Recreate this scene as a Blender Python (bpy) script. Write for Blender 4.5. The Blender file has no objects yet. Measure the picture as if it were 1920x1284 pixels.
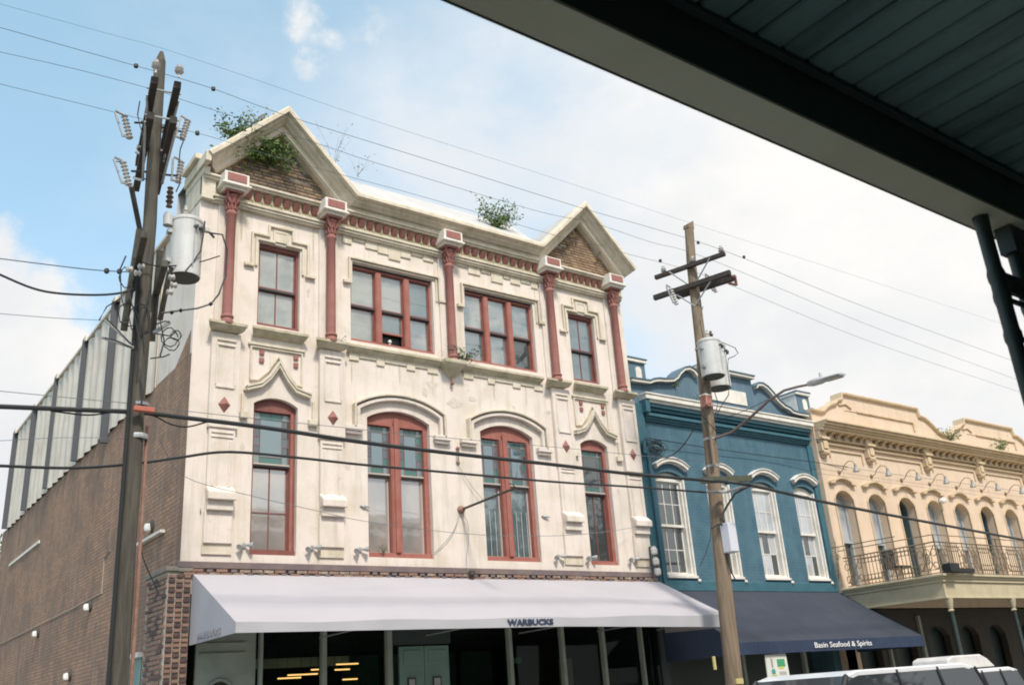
import bpy, bmesh, math, random
from mathutils import Vector, Matrix
random.seed(11)
S = bpy.context.scene
C = S.collection
PI = math.pi

# ------------------------------------------------------------------ camera, sky, sun, exposure
CM = [[0.8064527818, -0.5872518541, -0.0690591810],
      [0.1576948959, 0.3261654309, -0.9320667527],
      [0.5698826462, 0.7407775452, 0.3556436391]]      # rows: camera right, down, forward in world axes
CAMPOS = Vector((0.0, -16.0, 1.6))
cam_data = bpy.data.cameras.new('camera')
cam = bpy.data.objects.new('camera', cam_data)
C.objects.link(cam)
r_, d_, f_ = [Vector(v) for v in CM]
rot = Matrix(((r_.x, -d_.x, -f_.x), (r_.y, -d_.y, -f_.y), (r_.z, -d_.z, -f_.z)))
cam.matrix_world = Matrix.Translation(CAMPOS) @ rot.to_4x4()
cam_data.sensor_width = 36.0
cam_data.lens = 1753.5 / 1920 * 36.0
cam_data.clip_start = 0.05
cam_data.dof.use_dof = True; cam_data.dof.focus_distance = 18.0; cam_data.dof.aperture_fstop = 4.5
cam_data.clip_end = 2000
S.camera = cam

SUN_EL, SUN_AZ = math.radians(52), math.radians(194)     # azimuth clockwise from +Y
world = bpy.data.worlds.new('World')
S.world = world
world.use_nodes = True
wn, wl = world.node_tree.nodes, world.node_tree.links
wn.clear()
def wnode(t, **k):
    n = wn.new(t)
    for a, b in k.items(): setattr(n, a, b)
    return n
out = wnode('ShaderNodeOutputWorld')
sky = wnode('ShaderNodeTexSky', sky_type='NISHITA', sun_disc=False, sun_elevation=SUN_EL, sun_rotation=SUN_AZ)
sky.air_density = 1.0; sky.dust_density = 1.5; sky.ozone_density = 1.0
bg = wnode('ShaderNodeBackground'); bg.inputs['Strength'].default_value = 0.13
tc = wnode('ShaderNodeTexCoord')
# cloud field on the direction: tall cumulus and veil
def wnoise(scale, detail, rough, off, stretch=(1, 1, 1.6)):
    m = wnode('ShaderNodeMapping'); m.inputs['Scale'].default_value = stretch; m.inputs['Location'].default_value = off
    wl.new(tc.outputs['Generated'], m.inputs['Vector'])
    n = wnode('ShaderNodeTexNoise'); n.inputs['Scale'].default_value = scale; n.inputs['Detail'].default_value = detail
    n.inputs['Roughness'].default_value = rough
    wl.new(m.outputs['Vector'], n.inputs['Vector'])
    return n.outputs['Fac']
def wmath(op, a, b, clamp=False):
    n = wnode('ShaderNodeMath', operation=op); n.use_clamp = clamp
    for i, v in enumerate((a, b)):
        if isinstance(v, (int, float)): n.inputs[i].default_value = v
        else: wl.new(v, n.inputs[i])
    return n.outputs[0]
def wramp(f, p0, p1):
    n = wnode('ShaderNodeMapRange', interpolation_type='SMOOTHSTEP')
    n.inputs['From Min'].default_value = p0; n.inputs['From Max'].default_value = p1
    wl.new(f, n.inputs['Value']); return n.outputs['Result']
dotn = wnode('ShaderNodeVectorMath', operation='DOT_PRODUCT')
nrm = wnode('ShaderNodeVectorMath', operation='NORMALIZE')
wl.new(tc.outputs['Generated'], nrm.inputs[0]); wl.new(nrm.outputs[0], dotn.inputs[0])
dotn.inputs[1].default_value = (0.93, -0.30, -0.10)           # the cloud bank thickens towards the east
bank = wmath('MULTIPLY', dotn.outputs['Value'], 0.62)
n1 = wnoise(1.9, 9, 0.56, (3.1, 0.4, 1.7))
n2 = wnoise(5.5, 8, 0.62, (0.2, 5.4, 2.2))
dens = wmath('ADD', wmath('ADD', wmath('MULTIPLY', n1, 0.85), wmath('MULTIPLY', n2, 0.25)), bank)
def blob(px, py, rad):
    d = (r_ * ((px - 960) / 1753.5) + d_ * ((py - 642) / 1753.5) + f_).normalized()
    n = wnode('ShaderNodeVectorMath', operation='DOT_PRODUCT'); wl.new(nrm.outputs[0], n.inputs[0]); n.inputs[1].default_value = d
    return wramp(n.outputs['Value'], math.cos(rad), 1.0)
# single cumulus clouds standing in given directions, their outlines broken up by fractal noise
cum = None
for px_, py_, rad, amp in ((-120, 640, 0.17, 1.0), (25, 640, 0.055, 0.8), (-60, 900, 0.17, 0.95), (-80, 500, 0.06, 0.6), (595, 40, 0.050, 0.46), (585, 110, 0.035, 0.40), (660, -10, 0.07, 0.42), (1175, 190, 0.036, 0.55), (-1400, 500, 0.5, 0.7), (-700, -700, 0.25, 0.6)):
    f = wmath('MULTIPLY', blob(px_, py_, rad), amp)
    cum = f if cum is None else wmath('MAXIMUM', cum, f)
edge = wmath('ADD', wmath('MULTIPLY', wmath('SUBTRACT', wnoise(7.0, 10, 0.60, (2.2, 0.7, 4.1), (1, 1, 1)), 0.5), 1.9), wmath('MULTIPLY', wmath('SUBTRACT', wnoise(22.0, 8, 0.6, (1.2, 3.7, 0.1), (1, 1, 1)), 0.5), 0.7))
cumm = wmath('MULTIPLY', wramp(wmath('ADD', cum, edge), 0.28, 0.66), wramp(cum, 0.02, 0.22))
veil = wramp(dens, 0.42, 0.90)
puff = wramp(dens, 0.68, 0.88)
mixv = wnode('ShaderNodeMix', data_type='RGBA'); mixv.inputs['B'].default_value = (4.25, 4.5, 4.75, 1)
skyb = wnode('ShaderNodeMix', data_type='RGBA', blend_type='ADD'); skyb.inputs['Factor'].default_value = 1
skyb.inputs['B'].default_value = (0.95, 1.55, 1.45, 1)
wl.new(sky.outputs['Color'], skyb.inputs['A'])
wl.new(veil, mixv.inputs['Factor']); wl.new(skyb.outputs['Result'], mixv.inputs['A'])
shade = wnode('ShaderNodeMix', data_type='RGBA'); shade.inputs['A'].default_value = (4.25, 4.33, 4.42, 1); shade.inputs['B'].default_value = (5.1, 5.0, 4.85, 1)
wl.new(wramp(wnoise(3.2, 7, 0.55, (7.0, 1.0, 0.3)), 0.36, 0.62), shade.inputs['Factor'])
mixp = wnode('ShaderNodeMix', data_type='RGBA')
wl.new(puff, mixp.inputs['Factor']); wl.new(mixv.outputs['Result'], mixp.inputs['A']); wl.new(shade.outputs['Result'], mixp.inputs['B'])
mixc_ = wnode('ShaderNodeMix', data_type='RGBA')
wl.new(cumm, mixc_.inputs['Factor']); wl.new(mixp.outputs['Result'], mixc_.inputs['A']); wl.new(shade.outputs['Result'], mixc_.inputs['B'])
wl.new(mixc_.outputs['Result'], bg.inputs['Color']); wl.new(bg.outputs[0], out.inputs['Surface'])

sun = bpy.data.lights.new('sun', 'SUN')
sun.energy = 2.7; sun.angle = math.radians(8); sun.color = (1.0, 0.93, 0.82)
so = bpy.data.objects.new('sun', sun); C.objects.link(so)
tosun = Vector((math.sin(SUN_AZ) * math.cos(SUN_EL), math.cos(SUN_AZ) * math.cos(SUN_EL), math.sin(SUN_EL)))
so.rotation_euler = tosun.to_track_quat('Z', 'Y').to_euler()
so.location = (10, -40, 60)
S.view_settings.view_transform = 'Standard'; S.view_settings.look = 'None'
S.view_settings.gamma = 1.0; S.view_settings.use_curve_mapping = False
S.view_settings.exposure = 0.62
try:
    S.cycles.max_bounces = 6; S.cycles.glossy_bounces = 4; S.cycles.use_denoising = True; S.cycles.filter_width = 1.9
except Exception: pass

def at(px, py, Y):
    """world point on the plane y = Y seen at pixel (px, py) of the 1920 px photograph"""
    q = r_ * ((px - 960) / 1753.5) + d_ * ((py - 642) / 1753.5) + f_
    return CAMPOS + q * ((Y - CAMPOS.y) / q.y)
def atx(px, py, X):
    q = r_ * ((px - 960) / 1753.5) + d_ * ((py - 642) / 1753.5) + f_
    return CAMPOS + q * (X / q.x)

# ------------------------------------------------------------------ materials
MATS = {}
def mat(name, col, rough=0.8, var=None, vs=3.0, vamt=0.5, lo=0.42, hi=0.62, bump=0.0, bs=40.0, metal=0.0, spec=0.5,
        fine=0.0, stretch=(1, 1, 1), emit=None, brick=None, streak=None, speck=None):
    if name in MATS: return MATS[name]
    m = bpy.data.materials.new(name); m.use_nodes = True
    n, l = m.node_tree.nodes, m.node_tree.links
    b = n['Principled BSDF']
    b.inputs['Roughness'].default_value = rough; b.inputs['Metallic'].default_value = metal
    b.inputs['Specular IOR Level'].default_value = spec
    g = n.new('ShaderNodeNewGeometry')
    mp = n.new('ShaderNodeMapping'); mp.inputs['Scale'].default_value = stretch
    l.new(g.outputs['Position'], mp.inputs['Vector'])
    def noise(s, d=6, r=0.6):
        t = n.new('ShaderNodeTexNoise'); t.inputs['Scale'].default_value = s; t.inputs['Detail'].default_value = d; t.inputs['Roughness'].default_value = r
        l.new(mp.outputs['Vector'], t.inputs['Vector']); return t.outputs['Fac']
    def rng(f, a, c, t0=0, t1=1):
        t = n.new('ShaderNodeMapRange'); t.inputs['From Min'].default_value = a; t.inputs['From Max'].default_value = c
        t.inputs['To Min'].default_value = t0; t.inputs['To Max'].default_value = t1
        l.new(f, t.inputs['Value']); return t.outputs['Result']
    def mixc(f, a, c, bt='MIX'):
        t = n.new('ShaderNodeMix'); t.data_type = 'RGBA'; t.blend_type = bt
        for s, v in (('Factor', f), ('A', a), ('B', c)):
            if isinstance(v, (int, float)): t.inputs[s].default_value = v
            elif isinstance(v, tuple): t.inputs[s].default_value = v if len(v) == 4 else (*v, 1)
            else: l.new(v, t.inputs[s])
        return t.outputs['Result']
    cur = (*col, 1)
    hgt = None
    if brick:
        c2, mortar, bw, bh, axis = brick
        sx = n.new('ShaderNodeSeparateXYZ'); l.new(g.outputs['Position'], sx.inputs[0])
        cb = n.new('ShaderNodeCombineXYZ'); l.new(sx.outputs[axis], cb.inputs['X']); l.new(sx.outputs['Z'], cb.inputs['Y'])
        t = n.new('ShaderNodeTexBrick'); t.inputs['Scale'].default_value = 1.0
        t.inputs['Brick Width'].default_value = bw; t.inputs['Row Height'].default_value = bh; t.inputs['Mortar Size'].default_value = 0.008
        t.inputs['Mortar Smooth'].default_value = 0.3
        t.inputs['Color1'].default_value = cur; t.inputs['Color2'].default_value = (*c2, 1); t.inputs['Mortar'].default_value = (*mortar, 1)
        l.new(cb.outputs[0], t.inputs['Vector']); cur = t.outputs['Color']
        hgt = rng(t.outputs['Fac'], 0, 1, 1, 0)
    if var: cur = mixc(rng(noise(vs), lo, hi, 0, vamt), cur, var)
    if streak:
        scol, samt = streak
        m2 = n.new('ShaderNodeMapping'); m2.inputs['Scale'].default_value = (5.0, 5.0, 0.5); l.new(g.outputs['Position'], m2.inputs['Vector'])
        t = n.new('ShaderNodeTexNoise'); t.inputs['Scale'].default_value = 1.0; t.inputs['Detail'].default_value = 7; t.inputs['Roughness'].default_value = 0.65
        l.new(m2.outputs[0], t.inputs['Vector'])
        cur = mixc(rng(t.outputs['Fac'], 0.5, 0.72, 0, samt), cur, scol)
    if speck:
        f1 = rng(noise(3.3, 8, 0.72), 0.60, 0.70, 0, 1); f2 = rng(noise(0.7, 3, 0.5), 0.42, 0.62, 0.15, 1)
        a = n.new('ShaderNodeMath'); a.operation = 'MULTIPLY'; l.new(f1, a.inputs[0]); l.new(f2, a.inputs[1])
        a2_ = n.new('ShaderNodeMath'); a2_.operation = 'MULTIPLY'; l.new(a.outputs[0], a2_.inputs[0]); a2_.inputs[1].default_value = speck[1]
        cur = mixc(a2_.outputs[0], cur, speck[0])
    if fine: cur = mixc(rng(noise(38, 3, 0.7), 0.3, 0.7, 0, fine), cur, tuple(c * 0.55 for c in col))
    if isinstance(cur, tuple): b.inputs['Base Color'].default_value = cur
    else: l.new(cur, b.inputs['Base Color'])
    if bump or hgt:
        bp = n.new('ShaderNodeBump'); bp.inputs['Distance'].default_value = 0.02; bp.inputs['Strength'].default_value = bump or 0.6
        h = noise(bs, 4, 0.6)
        if hgt is not None:
            a = n.new('ShaderNodeMath'); a.operation = 'MULTIPLY_ADD'; l.new(h, a.inputs[0]); a.inputs[1].default_value = 0.35; l.new(hgt, a.inputs[2]); h = a.outputs[0]
        l.new(h, bp.inputs['Height']); l.new(bp.outputs[0], b.inputs['Normal'])
    if emit:
        b.inputs['Emission Color'].default_value = (*emit[0], 1); b.inputs['Emission Strength'].default_value = emit[1]
    MATS[name] = m
    return m
def glass(name, back, refl=0.4, tint=(0.9, 0.97, 1.0), rough=0.03, back2=None, ripple=0.035):
    """old window glass: mirror of the street over a back colour: curtains, dark rooms, painted reflections"""
    m = bpy.data.materials.new(name); m.use_nodes = True
    n, l = m.node_tree.nodes, m.node_tree.links
    b = n['Principled BSDF']; o = n['Material Output']
    b.inputs['Base Color'].default_value = (*back, 1); b.inputs['Roughness'].default_value = 0.6
    g = n.new('ShaderNodeNewGeometry')
    t = n.new('ShaderNodeTexNoise'); t.inputs['Scale'].default_value = 2.2; t.inputs['Detail'].default_value = 2
    l.new(g.outputs['Position'], t.inputs['Vector'])
    if back2:
        t2 = n.new('ShaderNodeTexNoise'); t2.inputs['Scale'].default_value = 1.4; t2.inputs['Detail'].default_value = 5; l.new(g.outputs['Position'], t2.inputs['Vector'])
        r = n.new('ShaderNodeMapRange'); r.inputs['From Min'].default_value = 0.45; r.inputs['From Max'].default_value = 0.6; l.new(t2.outputs['Fac'], r.inputs['Value'])
        mx = n.new('ShaderNodeMix'); mx.data_type = 'RGBA'; mx.inputs['A'].default_value = (*back, 1); mx.inputs['B'].default_value = (*back2, 1)
        l.new(r.outputs[0], mx.inputs['Factor']); l.new(mx.outputs['Result'], b.inputs['Base Color'])
    bp = n.new('ShaderNodeBump'); bp.inputs['Strength'].default_value = ripple; bp.inputs['Distance'].default_value = 0.06
    l.new(t.outputs['Fac'], bp.inputs['Height'])
    gl = n.new('ShaderNodeBsdfGlossy'); gl.inputs['Color'].default_value = (*tint, 1); gl.inputs['Roughness'].default_value = rough
    l.new(bp.outputs[0], gl.inputs['Normal'])
    ms = n.new('ShaderNodeMixShader'); ms.inputs[0].default_value = refl
    l.new(b.outputs[0], ms.inputs[1]); l.new(gl.outputs[0], ms.inputs[2]); l.new(ms.outputs[0], o.inputs['Surface'])
    MATS[name] = m
    return m

STUCCO = mat('cream_stucco', (0.74, 0.65, 0.585), 0.92, (0.56, 0.49, 0.38), 1.5, 0.6, 0.45, 0.66, 0.4, 55, fine=0.20, streak=((0.45, 0.40, 0.29), 0.6), speck=((0.33, 0.30, 0.22), 0.6))
TRIM = mat('stained_cream_trim', (0.68, 0.60, 0.49), 0.92, (0.46, 0.41, 0.28), 2.4, 0.65, 0.44, 0.66, 0.4, 60, fine=0.26, streak=((0.33, 0.30, 0.19), 0.6), speck=((0.28, 0.26, 0.17), 0.7))
LEDGE = mat('mossy_ledge', (0.52, 0.46, 0.34), 0.95, (0.33, 0.30, 0.19), 4.0, 0.8, 0.42, 0.6, 0.35, 50, fine=0.25)
REDP = mat('brick_red_paint', (0.275, 0.108, 0.090), 0.8, (0.33, 0.155, 0.13), 4.0, 0.6, 0.4, 0.65, 0.12, 80, fine=0.12, streak=((0.22, 0.055, 0.045), 0.3))
REDW = mat('orange_red_window_paint', (0.31, 0.105, 0.080), 0.75, (0.38, 0.165, 0.13), 4.0, 0.6, 0.4, 0.65, 0.15, 80, fine=0.15, streak=((0.20, 0.06, 0.05), 0.4), speck=((0.50, 0.36, 0.30), 0.5))
REDD = mat('dark_red_sash', (0.18, 0.058, 0.048), 0.6, (0.26, 0.10, 0.08), 5.0, 0.5, bump=0.1)
DARKW = mat('dark_rail', (0.035, 0.035, 0.04), 0.7)
BRK = mat('gable_brick', (0.27, 0.175, 0.11), 0.9, (0.15, 0.115, 0.085), 3.0, 0.8, 0.4, 0.6, 0.5, 45, fine=0.3)
BRKL = mat('gable_brick_grey_brown', (0.20, 0.145, 0.105), 0.9, (0.11, 0.09, 0.075), 3.0, 0.8, 0.4, 0.6, 0.5, 45, fine=0.3, speck=((0.08, 0.08, 0.06), 0.5))  # darker grey-brown brick for most of the left gable
BRK2 = mat('gable_brick_pale', (0.34, 0.23, 0.145), 0.9, (0.20, 0.145, 0.10), 6.0, 0.7, 0.4, 0.6, 0.5, 45, fine=0.3)
BRKR = mat('pier_brick_red', (0.23, 0.135, 0.105), 0.88, (0.32, 0.20, 0.15), 5.0, 0.6, bump=0.4, fine=0.2)
BRKD = mat('pier_brick_dark', (0.07, 0.045, 0.05), 0.85, (0.16, 0.08, 0.07), 5.0, 0.6, bump=0.4, fine=0.2)
MORT = mat('mortar', (0.46, 0.41, 0.34), 0.95, (0.26, 0.22, 0.17), 6, 0.6, bump=0.4, fine=0.2)
SIDEB = mat('side_wall_brick', (0.31, 0.18, 0.12), 0.92, (0.17, 0.12, 0.09), 1.1, 0.7, 0.42, 0.6, 0.8, 30, fine=0.3,
            brick=((0.44, 0.25, 0.155), (0.15, 0.115, 0.09), 0.22, 0.078, 'Y'), streak=((0.44, 0.33, 0.25), 0.5), speck=((0.12, 0.10, 0.08), 0.6))
METAL = mat('weathered_sheet_metal', (0.66, 0.585, 0.50), 0.65, (0.46, 0.39, 0.32), 1.0, 0.6, 0.42, 0.65, 0.08, 30, metal=0.15, streak=((0.38, 0.34, 0.30), 0.5))
ROOFM = mat('pale_roof_sheet', (0.46, 0.45, 0.44), 0.7, (0.38, 0.36, 0.33), 2, 0.5)
FLASH = mat('purple_grey_flashing', (0.15, 0.115, 0.12), 0.8, (0.22, 0.165, 0.14), 4, 0.7, bump=0.3, fine=0.2)
LBRK = mat('ledge_brick', (0.24, 0.165, 0.125), 0.9, (0.42, 0.35, 0.28), 9, 0.8, 0.45, 0.6, 0.4, 40, fine=0.3)
BLUE = mat('blue_painted_brick', (0.050, 0.112, 0.158), 0.9, (0.075, 0.165, 0.205), 2.0, 0.6, 0.4, 0.65, 0.25, 60,
           brick=((0.055, 0.122, 0.168), (0.038, 0.09, 0.13), 0.22, 0.078, 'X'), streak=((0.11, 0.19, 0.22), 0.45), speck=((0.03, 0.07, 0.09), 0.5))
BLUET = mat('blue_trim', (0.032, 0.110, 0.145), 0.7, (0.05, 0.145, 0.185), 5, 0.5, bump=0.15)
BLUEP = mat('blue_parapet', (0.10, 0.165, 0.215), 0.85, (0.075, 0.13, 0.17), 3, 0.5, bump=0.2, fine=0.15, streak=((0.17, 0.25, 0.31), 0.4))
WHITE = mat('white_paint', (0.74, 0.70, 0.64), 0.7, (0.55, 0.50, 0.42), 4, 0.5, bump=0.12, fine=0.12)
TAN = mat('tan_stucco', (0.67, 0.52, 0.395), 0.9, (0.60, 0.455, 0.325), 1.5, 0.6, bump=0.3, bs=60, fine=0.15, streak=((0.48, 0.35, 0.22), 0.5), speck=((0.40, 0.29, 0.18), 0.5))
TANT = mat('tan_trim', (0.62, 0.475, 0.325), 0.9, (0.48, 0.36, 0.21), 4, 0.6, bump=0.25, fine=0.2)
BALC = mat('balcony_cream', (0.50, 0.43, 0.29), 0.75, (0.38, 0.32, 0.20), 3, 0.5, bump=0.12, fine=0.1)
IRON = mat('dark_iron', (0.045, 0.042, 0.035), 0.6, (0.10, 0.07, 0.04), 12, 0.5)
IRONB = mat('bronze_iron', (0.20, 0.15, 0.10), 0.6, (0.20, 0.14, 0.08), 12, 0.5)
AWN1 = mat('pale_lilac_canvas', (0.40, 0.378, 0.405), 0.9, (0.36, 0.342, 0.366), 0.8, 0.5, bump=0.12, bs=90, fine=0.07)
AWN2 = mat('navy_canvas', (0.027, 0.034, 0.052), 0.92, (0.042, 0.048, 0.066), 1.2, 0.6, bump=0.15, bs=90, fine=0.1)
NAVY = mat('navy_valance', (0.018, 0.032, 0.070), 0.85, (0.028, 0.045, 0.09), 4, 0.5)
LETD = mat('navy_lettering', (0.03, 0.045, 0.09), 0.7)
LETW = mat('white_lettering', (0.85, 0.84, 0.82), 0.7)
LETG = mat('grey_lettering', (0.28, 0.27, 0.30), 0.7)
WOOD = mat('weathered_pole_wood', (0.26, 0.195, 0.135), 0.9, (0.15, 0.105, 0.07), 3.0, 0.8, 0.4, 0.62, 0.7, 22, fine=0.3, stretch=(6, 6, 0.35))
WOODK = mat('dark_pole_wood', (0.12, 0.105, 0.082), 0.9, (0.045, 0.042, 0.035), 3.0, 0.8, 0.4, 0.62, 0.7, 22, fine=0.3, stretch=(6, 6, 0.35))
ARMW = mat('crossarm_wood', (0.05, 0.04, 0.034), 0.9, (0.028, 0.023, 0.02), 6, 0.7, bump=0.4)
GALV = mat('galvanised', (0.42, 0.43, 0.43), 0.5, (0.30, 0.31, 0.32), 6, 0.5, metal=0.5)
TRANS = mat('transformer_grey', (0.56, 0.56, 0.54), 0.5, (0.44, 0.43, 0.40), 3, 0.6, bump=0.05, streak=((0.35, 0.30, 0.25), 0.4))
TRANSB = mat('transformer_underside_shade', (0.06, 0.065, 0.055), 0.7)  # dark colour paints in the shade under the tanks
BLACK = mat('black_rubber', (0.012, 0.013, 0.015), 0.6)
CABLE = mat('black_cable', (0.02, 0.022, 0.024), 0.55)
WIREG = mat('grey_wire', (0.17, 0.20, 0.22), 0.5)  # grey thin wires; on the upper ones it paints in sky glare
PORC = mat('porcelain', (0.50, 0.47, 0.44), 0.25)
PORCB = mat('brown_porcelain', (0.10, 0.06, 0.045), 0.25)
ORANGE = mat('orange_plastic', (0.42, 0.12, 0.08), 0.6)
RUST = mat('rusty_conduit', (0.30, 0.17, 0.13), 0.8, (0.20, 0.10, 0.07), 8, 0.7)
SILVER = mat('silver_housing', (0.55, 0.54, 0.55), 0.4, metal=0.3)
CANG = mat('dark_green_boards', (0.17, 0.28, 0.245), 0.6, (0.07, 0.13, 0.115), 1.6, 0.9, 0.42, 0.6, 0.2, 30, fine=0.15, stretch=(2, 0.4, 1))
CANB = mat('canopy_beam_paint', (0.62, 0.60, 0.45), 0.65, (0.50, 0.48, 0.34), 1.2, 0.5, bump=0.06)
CAND = mat('canopy_beam_dark_green', (0.040, 0.065, 0.058), 0.6, (0.03, 0.045, 0.04), 2, 0.5)
POSTG = mat('post_dark_green', (0.020, 0.032, 0.030), 0.5, (0.035, 0.05, 0.045), 6, 0.5)
SHOPG = mat('grey_green_woodwork', (0.30, 0.345, 0.30), 0.7, (0.20, 0.24, 0.21), 2, 0.5, bump=0.1)
SHOPT = mat('teal_door_paint', (0.16, 0.27, 0.24), 0.6, (0.12, 0.20, 0.18), 2, 0.5)
SHOPD = mat('dark_shopfront', (0.030, 0.045, 0.045), 0.5)
ASPH = mat('asphalt', (0.19, 0.185, 0.175), 0.9, (0.10, 0.10, 0.10), 1.5, 0.7, bump=0.4, bs=60, fine=0.3)
CONC = mat('concrete', (0.54, 0.52, 0.47), 0.9, (0.26, 0.25, 0.22), 1.5, 0.7, bump=0.3, bs=50, fine=0.2)
GRASS = mat('earth_and_grass', (0.10, 0.12, 0.05), 0.95, (0.16, 0.13, 0.08), 0.2, 0.7)
YELP = mat('road_marking', (0.65, 0.50, 0.12), 0.8)
LEAF = mat('leaf_green', (0.075, 0.135, 0.030), 0.7, (0.14, 0.20, 0.05), 9, 0.8)
LEAFD = mat('leaf_dark', (0.030, 0.080, 0.040), 0.7, (0.05, 0.11, 0.04), 6, 0.7)
LEAFY = mat('leaf_dry', (0.22, 0.20, 0.08), 0.8, (0.10, 0.12, 0.05), 8, 0.7)
LEAFP = mat('leaf_pale_red', (0.30, 0.22, 0.20), 0.8, (0.35, 0.33, 0.30), 8, 0.7)
STEM = mat('stem', (0.14, 0.10, 0.06), 0.9)
PINK = mat('pink_stucco', (0.78, 0.64, 0.56), 0.9, (0.45, 0.35, 0.3), 1, 0.5)
CURT = mat('curtain', (0.62, 0.60, 0.58), 0.9, (0.45, 0.45, 0.45), 3, 0.6)
LAMPON = mat('lit_tube', (1, 0.8, 0.5), 0.5, emit=((1.0, 0.50, 0.16), 1.5))
GLOBE = mat('white_globe', (0.80, 0.78, 0.74), 0.25)
CARD = mat('car_dark_blue', (0.03, 0.045, 0.08), 0.22, metal=0.3)
CARS = mat('car_silver', (0.72, 0.73, 0.75), 0.25, metal=0.2)
CARW = mat('car_white', (0.75, 0.74, 0.72), 0.3)
CHROME = mat('chrome', (0.75, 0.75, 0.76), 0.15, metal=1.0)
CARG = glass('car_glass', (0.012, 0.016, 0.022), 0.10, ripple=0.0)
G_PALE = glass('window_glass_pale', (0.30, 0.31, 0.28), 0.18, back2=(0.20, 0.215, 0.20))
G_BLUE = glass('window_glass_blue', (0.07, 0.11, 0.125), 0.22, back2=(0.11, 0.15, 0.16))
G_CLEAR = glass('window_glass_sky_reflection', (0.09, 0.13, 0.145), 0.26, back2=(0.27, 0.27, 0.25))  # blotchy back colours paint in reflections of blue sky and cloud
G_LOW = glass('window_glass_pink_reflection', (0.36, 0.315, 0.285), 0.30, back2=(0.26, 0.25, 0.235))  # pinkish back colour paints in the reflection of the opposite wall
G_DARK = glass('window_glass_dark', (0.018, 0.024, 0.026), 0.16, back2=(0.03, 0.04, 0.04))
G_CURT = glass('window_glass_curtain', (0.46, 0.47, 0.49), 0.18, back2=(0.36, 0.38, 0.41))
G_TEAL = glass('leaded_teal', (0.05, 0.13, 0.12), 0.07, (0.7, 1.0, 0.95))
G_SLATE = glass('leaded_slate', (0.10, 0.12, 0.14), 0.08, (0.9, 0.9, 1.0))
G_MILK = glass('leaded_milky', (0.15, 0.20, 0.20), 0.14)
G_MID = glass('leaded_centre', (0.075, 0.12, 0.145), 0.24, (0.85, 1, 1))

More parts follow.
